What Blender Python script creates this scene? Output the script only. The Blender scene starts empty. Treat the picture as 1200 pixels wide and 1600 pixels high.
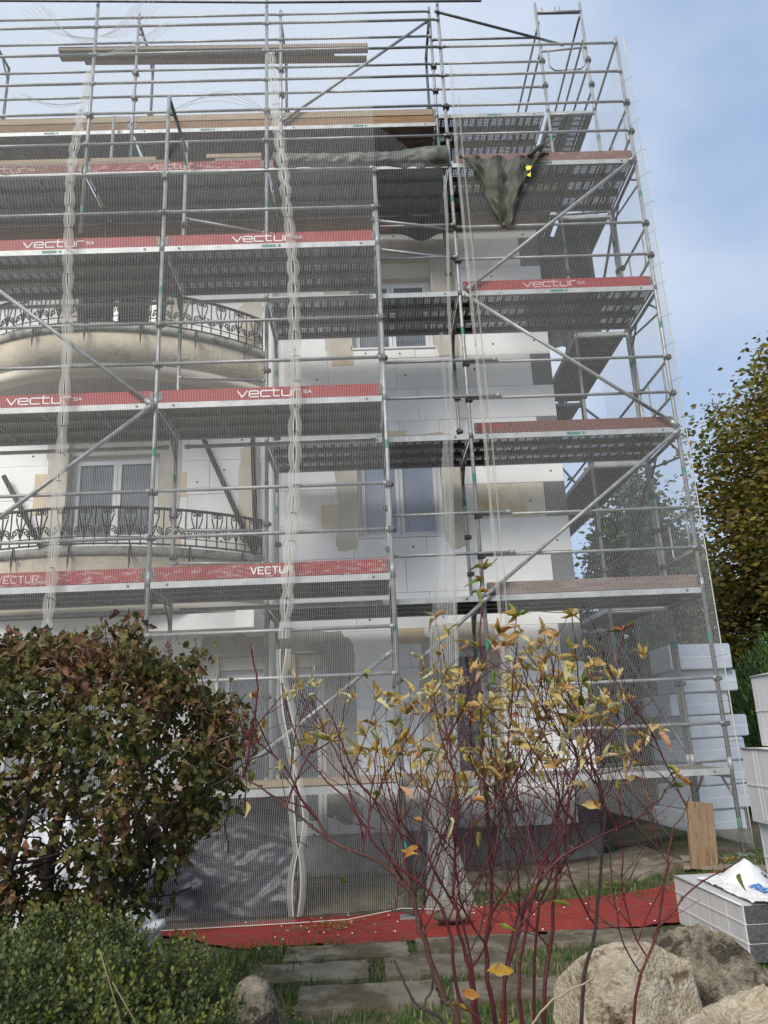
import bpy, math, random
from math import sin, cos, pi, radians, sqrt
from mathutils import Vector, Matrix, noise
random.seed(7)
R = random.random
U = random.uniform
scn = bpy.context.scene
col = scn.collection

# ------------------------------------------------------------------ camera
cam_d = bpy.data.cameras.new('camera')
cam = bpy.data.objects.new('camera', cam_d)
col.objects.link(cam)
pitch, yaw, roll = radians(16.0), radians(1.4), radians(2.5)
F = Vector((sin(yaw) * cos(pitch), cos(yaw) * cos(pitch), sin(pitch)))
R0 = Vector((cos(yaw), -sin(yaw), 0.0))
U0 = R0.cross(F)
RT = R0 * cos(roll) - U0 * sin(roll)
UP = U0 * cos(roll) + R0 * sin(roll)
m = Matrix(((RT.x, UP.x, -F.x, 0), (RT.y, UP.y, -F.y, 0), (RT.z, UP.z, -F.z, 1.66), (0, 0, 0, 1)))
cam.matrix_world = m
cam_d.sensor_width = 36
cam_d.lens = 36 * 1202 / 1600
cam_d.clip_end = 2000
cam_d.clip_start = 0.05
scn.camera = cam

# ------------------------------------------------------------------ sky, sun, exposure
SUN_EL, SUN_AZ = radians(38), radians(207)     # azimuth clockwise from +Y: behind and left of the camera
w = bpy.data.worlds.new('World')
scn.world = w
w.use_nodes = True
nt = w.node_tree
bg = nt.nodes['Background']
sky = nt.nodes.new('ShaderNodeTexSky')
sky.sky_type = 'NISHITA'
sky.sun_disc = False
sky.sun_elevation = SUN_EL
sky.sun_rotation = SUN_AZ
sky.air_density = 1.0
sky.dust_density = 1.5
tc = nt.nodes.new('ShaderNodeTexCoord')
mp = nt.nodes.new('ShaderNodeMapping')
mp.inputs['Scale'].default_value = (1.0, 1.0, 1.7)
mp.inputs['Location'].default_value = (0.35, 0.1, 0.4)
ns = nt.nodes.new('ShaderNodeTexNoise')
ns.inputs['Scale'].default_value = 2.3
ns.inputs['Detail'].default_value = 5
ns.inputs['Roughness'].default_value = 0.5
rp = nt.nodes.new('ShaderNodeValToRGB')
rp.color_ramp.elements[0].position = 0.34
rp.color_ramp.elements[1].position = 0.72
mx = nt.nodes.new('ShaderNodeMixRGB')
mx.inputs['Color2'].default_value = (5.1, 5.75, 6.8, 1)
mxb = nt.nodes.new('ShaderNodeMixRGB')
mxb.inputs['Fac'].default_value = 0.7
mxb.inputs['Color2'].default_value = (2.9, 4.2, 6.5, 1)
nt.links.new(tc.outputs['Generated'], mp.inputs['Vector'])
nt.links.new(mp.outputs['Vector'], ns.inputs['Vector'])
nt.links.new(ns.outputs['Fac'], rp.inputs['Fac'])
sxz = nt.nodes.new('ShaderNodeSeparateXYZ'); nt.links.new(tc.outputs['Generated'], sxz.inputs[0])
mrx = nt.nodes.new('ShaderNodeMapRange'); mrx.inputs['From Min'].default_value = 0.45; mrx.inputs['From Max'].default_value = -0.35; mrx.inputs['To Max'].default_value = 0.65
adx = nt.nodes.new('ShaderNodeMath'); adx.operation = 'ADD'; adx.use_clamp = True
nt.links.new(sxz.outputs['X'], mrx.inputs['Value']); nt.links.new(mrx.outputs[0], adx.inputs[0]); nt.links.new(rp.outputs['Color'], adx.inputs[1])
nt.links.new(adx.outputs[0], mx.inputs['Fac'])
nt.links.new(sky.outputs['Color'], mxb.inputs['Color1'])
nt.links.new(mxb.outputs['Color'], mx.inputs['Color1'])
nt.links.new(mx.outputs['Color'], bg.inputs['Color'])
bg.inputs['Strength'].default_value = 0.055

sd = bpy.data.lights.new('sun', 'SUN')
sd.energy = 1.5
sd.angle = radians(28)
sd.color = (1.0, 0.95, 0.87)
sun = bpy.data.objects.new('sun', sd)
col.objects.link(sun)
sdir = Vector((sin(SUN_AZ) * cos(SUN_EL), cos(SUN_AZ) * cos(SUN_EL), sin(SUN_EL)))
sun.rotation_euler = sdir.to_track_quat('Z', 'Y').to_euler()

scn.view_settings.view_transform = 'Standard'
scn.view_settings.look = 'None'
scn.view_settings.gamma = 1
scn.view_settings.use_curve_mapping = False
scn.view_settings.exposure = 1.27

# ------------------------------------------------------------------ materials
def mat(name, c1, c2=None, scale=8.0, rough=0.7, metal=0.0, bump=0.0, bscale=40.0, rnd=0.0, detail=5, spec=0.4,
        lo=0.35, hi=0.65, stretch=None, trans=0.0, c3=None, s3=3.0, lo3=0.55, hi3=0.7, world=False):
    mt = bpy.data.materials.new(name)
    mt.use_nodes = True
    t = mt.node_tree
    b = t.nodes['Principled BSDF']
    b.inputs['Roughness'].default_value = rough
    b.inputs['Metallic'].default_value = metal
    b.inputs['Specular IOR Level'].default_value = spec
    L = t.links.new
    if world:
        g = t.nodes.new('ShaderNodeNewGeometry'); vec = g.outputs['Position']
    else:
        g = t.nodes.new('ShaderNodeTexCoord'); vec = g.outputs['Object']
    if stretch:
        mm = t.nodes.new('ShaderNodeMapping')
        mm.inputs['Scale'].default_value = stretch
        L(vec, mm.inputs['Vector']); vec = mm.outputs['Vector']
    if rnd:
        oi = t.nodes.new('ShaderNodeObjectInfo')
        av = t.nodes.new('ShaderNodeVectorMath'); av.operation = 'MULTIPLY_ADD'
        av.inputs[1].default_value = (1, 1, 1)
        ml = t.nodes.new('ShaderNodeMath'); ml.operation = 'MULTIPLY'; ml.inputs[1].default_value = 37.0
        L(oi.outputs['Random'], ml.inputs[0]); L(vec, av.inputs[0]); L(ml.outputs[0], av.inputs[2])
        vec = av.outputs['Vector']
    cur = None
    if c2 is None:
        b.inputs['Base Color'].default_value = (*c1, 1)
        rgb = t.nodes.new('ShaderNodeRGB'); rgb.outputs[0].default_value = (*c1, 1); cur = rgb.outputs[0]
    else:
        n = t.nodes.new('ShaderNodeTexNoise')
        n.inputs['Scale'].default_value = scale; n.inputs['Detail'].default_value = detail
        n.inputs['Roughness'].default_value = 0.6
        L(vec, n.inputs['Vector'])
        r = t.nodes.new('ShaderNodeValToRGB')
        r.color_ramp.elements[0].position = lo; r.color_ramp.elements[1].position = hi
        r.color_ramp.elements[0].color = (*c1, 1); r.color_ramp.elements[1].color = (*c2, 1)
        L(n.outputs['Fac'], r.inputs['Fac']); cur = r.outputs['Color']
    if c3 is not None:
        n = t.nodes.new('ShaderNodeTexNoise')
        n.inputs['Scale'].default_value = s3; n.inputs['Detail'].default_value = 7; n.inputs['Roughness'].default_value = 0.68
        L(vec, n.inputs['Vector'])
        r = t.nodes.new('ShaderNodeValToRGB')
        r.color_ramp.elements[0].position = lo3; r.color_ramp.elements[1].position = hi3
        L(n.outputs['Fac'], r.inputs['Fac'])
        x = t.nodes.new('ShaderNodeMixRGB'); x.inputs['Color2'].default_value = (*c3, 1)
        L(r.outputs['Color'], x.inputs['Fac']); L(cur, x.inputs['Color1']); cur = x.outputs['Color']
    if rnd:
        h = t.nodes.new('ShaderNodeHueSaturation')
        mr = t.nodes.new('ShaderNodeMapRange')
        mr.inputs['To Min'].default_value = 1 - rnd; mr.inputs['To Max'].default_value = 1 + rnd
        L(oi.outputs['Random'], mr.inputs['Value']); L(mr.outputs[0], h.inputs['Value']); L(cur, h.inputs['Color'])
        cur = h.outputs['Color']
    L(cur, b.inputs['Base Color'])
    if bump:
        n = t.nodes.new('ShaderNodeTexNoise'); n.inputs['Scale'].default_value = bscale; n.inputs['Detail'].default_value = 6
        L(vec, n.inputs['Vector'])
        bp = t.nodes.new('ShaderNodeBump'); bp.inputs['Strength'].default_value = min(1.0, bump); bp.inputs['Distance'].default_value = 0.01 * max(1.0, bump)
        L(n.outputs['Fac'], bp.inputs['Height']); L(bp.outputs['Normal'], b.inputs['Normal'])
    if trans:
        tr = t.nodes.new('ShaderNodeBsdfTranslucent'); L(cur, tr.inputs['Color'])
        ms = t.nodes.new('ShaderNodeMixShader'); ms.inputs['Fac'].default_value = trans
        L(b.outputs[0], ms.inputs[1]); L(tr.outputs[0], ms.inputs[2])
        L(ms.outputs[0], t.nodes['Material Output'].inputs['Surface'])
    return mt

M = {}
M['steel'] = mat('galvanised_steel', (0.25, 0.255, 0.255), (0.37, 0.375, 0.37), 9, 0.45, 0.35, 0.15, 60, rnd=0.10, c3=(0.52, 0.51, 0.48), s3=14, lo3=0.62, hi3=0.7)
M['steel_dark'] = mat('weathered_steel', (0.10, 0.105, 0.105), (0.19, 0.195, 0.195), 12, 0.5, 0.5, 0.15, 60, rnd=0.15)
M['coupler'] = mat('coupler_steel', (0.07, 0.07, 0.065), (0.17, 0.16, 0.15), 30, 0.55, 0.6, 0.2, 80)
M['deck_edge'] = mat('deck_edge_steel', (0.33, 0.345, 0.35), (0.48, 0.495, 0.49), 5, 0.5, 0.3, 0.1, 60, rnd=0.08, c3=(0.22, 0.22, 0.21), s3=9, lo3=0.6, hi3=0.72)
M['deck_plain'] = mat('plywood_deck', (0.13, 0.12, 0.10), (0.19, 0.175, 0.15), 6, 0.8, 0, 0.2, 50, rnd=0.08)
M['green_label'] = mat('green_sticker', (0.03, 0.17, 0.12), (0.05, 0.24, 0.17), 30, 0.5)
M['red'] = mat('red_painted_board', (0.25, 0.020, 0.024), (0.31, 0.030, 0.034), 5, 0.55, 0, 0.1, 50, rnd=0.08, stretch=(1, 4, 4), c3=(0.16, 0.02, 0.02), s3=6, lo3=0.6, hi3=0.75)
M['red_worn'] = mat('worn_red_board', (0.23, 0.028, 0.03), (0.30, 0.05, 0.05), 7, 0.7, 0, 0.2, 50, rnd=0.08, stretch=(1, 4, 4), c3=(0.38, 0.27, 0.25), s3=9, lo3=0.52, hi3=0.62)
M['red_old'] = mat('bleached_red_board', (0.19, 0.065, 0.055), (0.17, 0.09, 0.075), 5, 0.8, 0, 0.2, 50, rnd=0.08, stretch=(1, 5, 5), c3=(0.27, 0.20, 0.18), s3=8, lo3=0.52, hi3=0.66)
M['red_brown'] = mat('brown_red_board', (0.11, 0.045, 0.038), (0.15, 0.06, 0.05), 5, 0.8, 0, 0.2, 50, stretch=(0.6, 5, 5), c3=(0.26, 0.03, 0.03), s3=2.2, lo3=0.55, hi3=0.66)
M['grey_wood'] = mat('grey_weathered_board', (0.15, 0.11, 0.098), (0.21, 0.165, 0.148), 5, 0.85, 0, 0.3, 60, stretch=(0.6, 6, 6), c3=(0.28, 0.235, 0.21), s3=5)
M['orange_red'] = mat('orange_red_board', (0.42, 0.055, 0.03), (0.48, 0.075, 0.045), 5, 0.6)
M['white_paint'] = mat('white_stencil', (0.85, 0.84, 0.83), (0.78, 0.75, 0.73), 30, 0.7)
M['pale_paint'] = mat('faded_stencil', (0.55, 0.33, 0.30), (0.68, 0.50, 0.47), 30, 0.8)
M['timber'] = mat('fresh_timber', (0.27, 0.205, 0.14), (0.36, 0.285, 0.20), 4, 0.75, 0, 0.2, 60, rnd=0.12, stretch=(0.6, 9, 9))
M['timber_brown'] = mat('brown_timber', (0.20, 0.115, 0.06), (0.30, 0.18, 0.10), 4, 0.8, 0, 0.2, 60, rnd=0.12, stretch=(0.6, 9, 9))
M['timber_grey'] = mat('grey_timber', (0.22, 0.185, 0.14), (0.30, 0.25, 0.20), 4, 0.85, 0, 0.3, 60, rnd=0.12, stretch=(0.6, 9, 9))
M['eps'] = mat('white_polystyrene', (0.88, 0.88, 0.87), (0.90, 0.90, 0.89), 3, 0.85, 0, 0.12, 220, rnd=0.025, c3=(0.74, 0.735, 0.72), s3=1.1, lo3=0.5, hi3=0.75)
M['eps_stained'] = mat('stained_polystyrene', (0.72, 0.68, 0.58), (0.60, 0.47, 0.28), 3.2, 0.85, 0, 0.2, 200, rnd=0.03, lo=0.45, hi=0.62)
M['eps_yellow'] = mat('yellow_foam', (0.66, 0.54, 0.36), (0.72, 0.60, 0.42), 6, 0.85, 0, 0.2, 150, rnd=0.06)
M['eps_grey'] = mat('graphite_polystyrene', (0.15, 0.155, 0.165), (0.20, 0.205, 0.215), 60, 0.85, 0, 0.2, 200, rnd=0.06)
M['eps_dark'] = mat('dark_speckled_polystyrene', (0.055, 0.06, 0.065), (0.12, 0.125, 0.13), 60, 0.85, 0, 0.4, 160, rnd=0.06)
M['eps_blue'] = mat('film_wrapped_polystyrene', (0.40, 0.46, 0.54), (0.52, 0.57, 0.64), 3, 0.45, 0, 0.3, 15, rnd=0.06)
M['film'] = mat('white_film', (0.52, 0.525, 0.53), (0.64, 0.64, 0.635), 3, 0.35, 0, 0.5, 9, stretch=(1, 1, 0.12), rnd=0.03)
M['film_line'] = mat('film_joint', (0.85, 0.85, 0.84), None, rough=0.4)
M['bag'] = mat('white_plastic_bag', (0.80, 0.80, 0.80), (0.86, 0.85, 0.84), 5, 0.35, 0, 0.2, 20)
M['bag_blue'] = mat('blue_print', (0.05, 0.27, 0.70), None, rough=0.4)
M['bag_red'] = mat('red_print', (0.75, 0.14, 0.16), None, rough=0.4)
M['ink'] = mat('black_print', (0.05, 0.05, 0.06), None, rough=0.5)
M['mortar'] = mat('beige_adhesive', (0.50, 0.455, 0.38), (0.62, 0.575, 0.50), 4, 0.9, 0, 0.6, 40)
M['mortar_grey'] = mat('grey_adhesive', (0.30, 0.285, 0.25), (0.40, 0.38, 0.34), 4, 0.9, 0, 0.6, 40)
M['render'] = mat('old_beige_render', (0.47, 0.41, 0.315), (0.58, 0.52, 0.41), 5, 0.9, 0, 1.6, 22, c3=(0.20, 0.19, 0.165), s3=2.2, lo3=0.60, hi3=0.74)
M['render_dirty'] = mat('weathered_render_edge', (0.30, 0.29, 0.26), (0.44, 0.42, 0.37), 7, 0.9, 0, 1.2, 30, c3=(0.09, 0.09, 0.085), s3=5, lo3=0.52, hi3=0.62)
M['soffit'] = mat('balcony_soffit', (0.40, 0.39, 0.37), (0.48, 0.47, 0.45), 2.5, 0.9, 0, 0.3, 40)
M['cream'] = mat('cream_band', (0.62, 0.57, 0.46), (0.68, 0.63, 0.52), 4, 0.85)
M['wall_core'] = mat('wall_masonry', (0.36, 0.34, 0.31), (0.44, 0.42, 0.38), 4, 0.9, 0, 0.3, 40)
M['iron'] = mat('wrought_iron', (0.022, 0.019, 0.018), (0.045, 0.038, 0.034), 20, 0.55, 0.3)
M['pvc'] = mat('white_window_frame', (0.68, 0.69, 0.70), (0.74, 0.75, 0.75), 3, 0.4)
M['glass'] = mat('window_glass', (0.11, 0.125, 0.14), (0.17, 0.185, 0.20), 1.5, 0.06, 0, spec=0.8)
M['glass_blue'] = mat('film_covered_glass', (0.27, 0.31, 0.40), (0.34, 0.38, 0.47), 2, 0.25, 0, spec=0.6)
M['shutter'] = mat('dark_shutter', (0.035, 0.035, 0.038), (0.06, 0.06, 0.062), 4, 0.6)
M['curtain'] = mat('grey_curtain', (0.42, 0.43, 0.46), (0.50, 0.51, 0.54), 3, 0.8)
M['black_membrane'] = mat('black_membrane', (0.17, 0.17, 0.17), (0.25, 0.25, 0.25), 8, 0.5, 0, 0.5, 30)
M['net'] = mat('white_netting', (0.74, 0.75, 0.72), (0.82, 0.83, 0.80), 3, 0.6, trans=0.5)
M['net_hem'] = mat('net_hem_tape', (0.62, 0.61, 0.54), (0.74, 0.73, 0.66), 9, 0.6, trans=0.3)
M['net_double'] = mat('doubled_netting', (0.74, 0.75, 0.71), (0.84, 0.84, 0.80), 3, 0.6, trans=0.5)
_t = M['net_double'].node_tree; _o = _t.nodes['Material Output']; _src = _o.inputs['Surface'].links[0].from_socket
_tr = _t.nodes.new('ShaderNodeBsdfTransparent'); _mx = _t.nodes.new('ShaderNodeMixShader')
_wv = _t.nodes.new('ShaderNodeTexNoise'); _wv.inputs['Scale'].default_value = 9; _mr = _t.nodes.new('ShaderNodeMapRange'); _mr.inputs['To Min'].default_value = .35; _mr.inputs['To Max'].default_value = .85
_t.links.new(_wv.outputs['Fac'], _mr.inputs['Value']); _t.links.new(_mr.outputs[0], _mx.inputs[0])
_t.links.new(_src, _mx.inputs[1]); _t.links.new(_tr.outputs[0], _mx.inputs[2]); _t.links.new(_mx.outputs[0], _o.inputs['Surface'])
M['tie'] = mat('black_tie', (0.03, 0.03, 0.03), None, rough=0.5)
M['tarp'] = mat('olive_tarpaulin', (0.05, 0.053, 0.036), (0.085, 0.085, 0.06), 5, 0.62, 0, 0.5, 12, trans=0.12)
M['tarp_grey'] = mat('grey_green_tarpaulin', (0.075, 0.08, 0.066), (0.115, 0.12, 0.10), 5, 0.5, 0, 0.5, 12)
M['yellow'] = mat('yellow_tag', (0.75, 0.62, 0.04), None, rough=0.5)
M['plastic_dark'] = mat('dark_plastic_sheet', (0.018, 0.022, 0.031), (0.035, 0.041, 0.055), 3, 0.40, 0, 0.9, 22, spec=0.4)
M['sack'] = mat('white_sack', (0.46, 0.46, 0.48), (0.60, 0.60, 0.61), 6, 0.5, 0, 0.4, 15)
M['carpet'] = mat('red_carpet', (0.20, 0.022, 0.016), (0.29, 0.036, 0.027), 14, 0.95, 0, 0.5, 200, c3=(0.13, 0.06, 0.04), s3=4.5, lo3=0.52, hi3=0.68)
M['concrete'] = mat('old_concrete', (0.15, 0.128, 0.095), (0.225, 0.195, 0.15), 5, 0.9, 0, 0.6, 60, rnd=0.12, c3=(0.085, 0.07, 0.04), s3=2.4, lo3=.46, hi3=.58)
M['ground'] = mat('soil_and_turf', (0.085, 0.065, 0.043), (0.125, 0.10, 0.068), 3.6, 0.95, 0, 0.8, 35, c3=(0.045, 0.058, 0.022), s3=1.3, lo3=0.5, hi3=0.6, world=True)
M['rock_grey'] = mat('grey_limestone', (0.12, 0.10, 0.072), (0.30, 0.26, 0.195), 17, 0.9, 0, 2.0, 70, c3=(0.055, 0.045, 0.030), s3=7, lo3=0.5, hi3=0.58)
M['rock_tan'] = mat('tan_limestone', (0.38, 0.30, 0.19), (0.56, 0.49, 0.37), 13, 0.9, 0, 2.0, 70, c3=(0.16, 0.11, 0.065), s3=6, lo3=0.54, hi3=0.62)
M['bark'] = mat('dark_bark', (0.035, 0.028, 0.022), (0.07, 0.056, 0.045), 20, 0.9, 0, 0.6, 60)
M['twig_pale'] = mat('pale_corkscrew_twig', (0.30, 0.25, 0.19), (0.20, 0.15, 0.11), 20, 0.8)
M['dog_red'] = mat('dark_red_bark', (0.055, 0.010, 0.013), (0.105, 0.017, 0.022), 14, 0.5, 0, 0.2, 60, rnd=0.0)
M['dog_brown'] = mat('brown_red_bark', (0.06, 0.03, 0.023), (0.10, 0.045, 0.033), 14, 0.75, 0, 0.4, 80)
M['dog_black'] = mat('black_dead_bark', (0.03, 0.022, 0.022), (0.06, 0.045, 0.045), 14, 0.8, 0, 0.4, 80)
M['black_pipe'] = mat('cable_sheath', (0.03, 0.03, 0.032), None, rough=0.5)
M['roof'] = mat('brown_roof_tile', (0.13, 0.085, 0.065), (0.19, 0.12, 0.09), 6, 0.8, 0, 0.3, 30)
M['grass'] = mat('grass_blade', (0.045, 0.10, 0.018), (0.085, 0.14, 0.03), 3, 0.7, trans=0.25, world=True)
M['grass_dry'] = mat('dry_grass', (0.22, 0.19, 0.10), (0.30, 0.26, 0.15), 3, 0.8, trans=0.2, world=True)

def leafmat(name, c, edge=None, spot=None, tr=0.35, wid=0.016, rough=0.6):
    mt = bpy.data.materials.new(name); mt.use_nodes = True
    t = mt.node_tree; b = t.nodes['Principled BSDF']; b.inputs['Roughness'].default_value = rough
    b.inputs['Specular IOR Level'].default_value = 0.3
    L = t.links.new
    tc_ = t.nodes.new('ShaderNodeTexCoord')
    oi = t.nodes.new('ShaderNodeObjectInfo')
    ml = t.nodes.new('ShaderNodeMath'); ml.operation = 'MULTIPLY'; ml.inputs[1].default_value = 53.0
    av = t.nodes.new('ShaderNodeVectorMath'); av.operation = 'ADD'
    L(oi.outputs['Random'], ml.inputs[0]); L(tc_.outputs['Object'], av.inputs[0]); L(ml.outputs[0], av.inputs[1])
    n = t.nodes.new('ShaderNodeTexNoise'); n.inputs['Scale'].default_value = 55; n.inputs['Detail'].default_value = 4
    L(av.outputs[0], n.inputs['Vector'])
    cur = t.nodes.new('ShaderNodeRGB'); cur.outputs[0].default_value = (*c, 1); cur = cur.outputs[0]
    if edge:
        sx = t.nodes.new('ShaderNodeSeparateXYZ'); L(tc_.outputs['Object'], sx.inputs[0])
        ab = t.nodes.new('ShaderNodeMath'); ab.operation = 'ABSOLUTE'; L(sx.outputs['X'], ab.inputs[0])
        ad = t.nodes.new('ShaderNodeMath'); ad.operation = 'MULTIPLY_ADD'; ad.inputs[1].default_value = 0.02; L(n.outputs['Fac'], ad.inputs[0]); L(ab.outputs[0], ad.inputs[2])
        mr = t.nodes.new('ShaderNodeMapRange'); mr.inputs['From Min'].default_value = wid; mr.inputs['From Max'].default_value = wid + 0.004
        L(ad.outputs[0], mr.inputs['Value'])
        x = t.nodes.new('ShaderNodeMixRGB'); x.inputs['Color2'].default_value = (*edge, 1)
        L(mr.outputs[0], x.inputs['Fac']); L(cur, x.inputs['Color1']); cur = x.outputs[0]
    if spot:
        r = t.nodes.new('ShaderNodeValToRGB'); r.color_ramp.elements[0].position = 0.55; r.color_ramp.elements[1].position = 0.66
        L(n.outputs['Fac'], r.inputs['Fac'])
        x = t.nodes.new('ShaderNodeMixRGB'); x.inputs['Color2'].default_value = (*spot, 1)
        L(r.outputs['Color'], x.inputs['Fac']); L(cur, x.inputs['Color1']); cur = x.outputs[0]
    h = t.nodes.new('ShaderNodeHueSaturation')
    mr = t.nodes.new('ShaderNodeMapRange'); mr.inputs['To Min'].default_value = 0.75; mr.inputs['To Max'].default_value = 1.25
    L(oi.outputs['Random'], mr.inputs['Value']); L(mr.outputs[0], h.inputs['Value']); L(cur, h.inputs['Color']); cur = h.outputs[0]
    L(cur, b.inputs['Base Color'])
    tr_ = t.nodes.new('ShaderNodeBsdfTranslucent'); L(cur, tr_.inputs['Color'])
    ms = t.nodes.new('ShaderNodeMixShader'); ms.inputs['Fac'].default_value = tr
    L(b.outputs[0], ms.inputs[1]); L(tr_.outputs[0], ms.inputs[2])
    L(ms.outputs[0], t.nodes['Material Output'].inputs['Surface'])
    return mt
DOGL = [leafmat('yellow_leaf', (0.42, 0.26, 0.035), (0.48, 0.36, 0.14), (0.28, 0.12, 0.03)),
        leafmat('variegated_green_leaf', (0.13, 0.19, 0.035), (0.50, 0.46, 0.24), None, wid=0.018),
        leafmat('olive_leaf', (0.24, 0.25, 0.04), (0.46, 0.36, 0.12), (0.30, 0.15, 0.06)),
        leafmat('orange_leaf', (0.40, 0.17, 0.035), (0.48, 0.30, 0.12), (0.30, 0.11, 0.05)),
        leafmat('salmon_leaf', (0.38, 0.13, 0.08), (0.45, 0.27, 0.16), (0.32, 0.10, 0.07))]
HAZL = [leafmat('olive_hazel_leaf', (0.12, 0.118, 0.030), None, (0.06, 0.045, 0.02), 0.25),
        leafmat('green_hazel_leaf', (0.075, 0.090, 0.025), None, None, 0.25),
        leafmat('yellow_hazel_leaf', (0.21, 0.175, 0.045), None, (0.10, 0.07, 0.025), 0.3),
        leafmat('brown_hazel_leaf', (0.18, 0.105, 0.05), None, (0.08, 0.04, 0.02), 0.2),
        leafmat('rust_hazel_leaf', (0.19, 0.085, 0.048), None, (0.07, 0.03, 0.02), 0.2)]
BOXL = [mat('box_green_leaf', (0.045, 0.07, 0.016), (0.07, 0.10, 0.022), 3, 0.5, trans=0.2, world=True),
        mat('box_bright_leaf', (0.12, 0.15, 0.022), (0.18, 0.20, 0.035), 3, 0.5, trans=0.25, world=True),
        mat('box_yellow_leaf', (0.22, 0.17, 0.03), (0.16, 0.13, 0.03), 3, 0.6, trans=0.25, world=True)]
TREEL = [mat('tree_olive_leaf', (0.17, 0.155, 0.025), (0.22, 0.19, 0.03), 1, 0.6, trans=0.35, world=True),
         mat('tree_yellow_leaf', (0.25, 0.18, 0.03), (0.32, 0.23, 0.04), 1, 0.6, trans=0.35, world=True),
         mat('tree_green_leaf', (0.08, 0.10, 0.022), (0.11, 0.13, 0.025), 1, 0.6, trans=0.3, world=True),
         mat('tree_brown_leaf', (0.13, 0.08, 0.03), (0.10, 0.06, 0.025), 1, 0.7, trans=0.2, world=True)]
CONL = [mat('cypress_green', (0.06, 0.12, 0.03), (0.09, 0.16, 0.04), 2, 0.7, trans=0.15, world=True),
        mat('cypress_dark', (0.018, 0.045, 0.014), (0.03, 0.065, 0.018), 2, 0.7, trans=0.15, world=True)]
FARL = [mat('far_conifer_green', (0.030, 0.050, 0.025), (0.05, 0.075, 0.035), 1, 0.8, trans=0.1, world=True),
        mat('far_conifer_light', (0.07, 0.09, 0.045), (0.09, 0.11, 0.05), 1, 0.8, trans=0.1, world=True)]

# perforated steel deck: small round holes punched in groups between pressed ribs
def perf_mat():
    mt = bpy.data.materials.new('perforated_deck_steel'); mt.use_nodes = True
    t = mt.node_tree; b = t.nodes['Principled BSDF']; L = t.links.new
    b.inputs['Roughness'].default_value = 0.5; b.inputs['Metallic'].default_value = 0.4
    tcn = t.nodes.new('ShaderNodeTexCoord')
    sp = t.nodes.new('ShaderNodeSeparateXYZ'); L(tcn.outputs['Object'], sp.inputs[0])
    def mth(op, a, bv=None, c=None):
        n = t.nodes.new('ShaderNodeMath'); n.operation = op
        for i, v in enumerate((a, bv, c)):
            if v is None: continue
            if isinstance(v, (int, float)): n.inputs[i].default_value = v
            else: L(v, n.inputs[i])
        return n.outputs[0]
    X, Yv = sp.outputs['X'], sp.outputs['Y']
    gx = mth('ABSOLUTE', mth('SUBTRACT', mth('FRACT', mth('DIVIDE', X, 0.115)), 0.5))       # 0 centre .5 rib
    ingroup = mth('LESS_THAN', gx, 0.33)
    hx = mth('SUBTRACT', mth('FRACT', mth('DIVIDE', X, 0.0255)), 0.5)
    hy = mth('SUBTRACT', mth('FRACT', mth('DIVIDE', Yv, 0.032)), 0.5)
    d = mth('ADD', mth('MULTIPLY', hx, hx), mth('MULTIPLY', hy, hy))
    hole = mth('LESS_THAN', d, 0.062)
    iny = mth('LESS_THAN', mth('ABSOLUTE', Yv), 0.085)
    fac = mth('MULTIPLY', mth('MULTIPLY', ingroup, hole), iny)
    n = t.nodes.new('ShaderNodeTexNoise'); n.inputs['Scale'].default_value = 6; L(tcn.outputs['Object'], n.inputs['Vector'])
    r = t.nodes.new('ShaderNodeValToRGB'); r.color_ramp.elements[0].color = (0.09, 0.092, 0.09, 1); r.color_ramp.elements[1].color = (0.17, 0.172, 0.165, 1)
    r.color_ramp.elements[0].position = 0.35; r.color_ramp.elements[1].position = 0.68
    L(n.outputs['Fac'], r.inputs['Fac']); L(r.outputs['Color'], b.inputs['Base Color'])
    tr = t.nodes.new('ShaderNodeBsdfTransparent')
    ms = t.nodes.new('ShaderNodeMixShader'); L(fac, ms.inputs[0]); L(b.outputs[0], ms.inputs[1]); L(tr.outputs[0], ms.inputs[2])
    L(ms.outputs[0], t.nodes['Material Output'].inputs['Surface'])
    return mt
M['perf'] = perf_mat()
M['deck_steel'] = mat('plain_deck_steel', (0.12, 0.122, 0.12), (0.19, 0.19, 0.185), 6, 0.5, 0.4, 0.1, 40, rnd=0.08)

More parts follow.
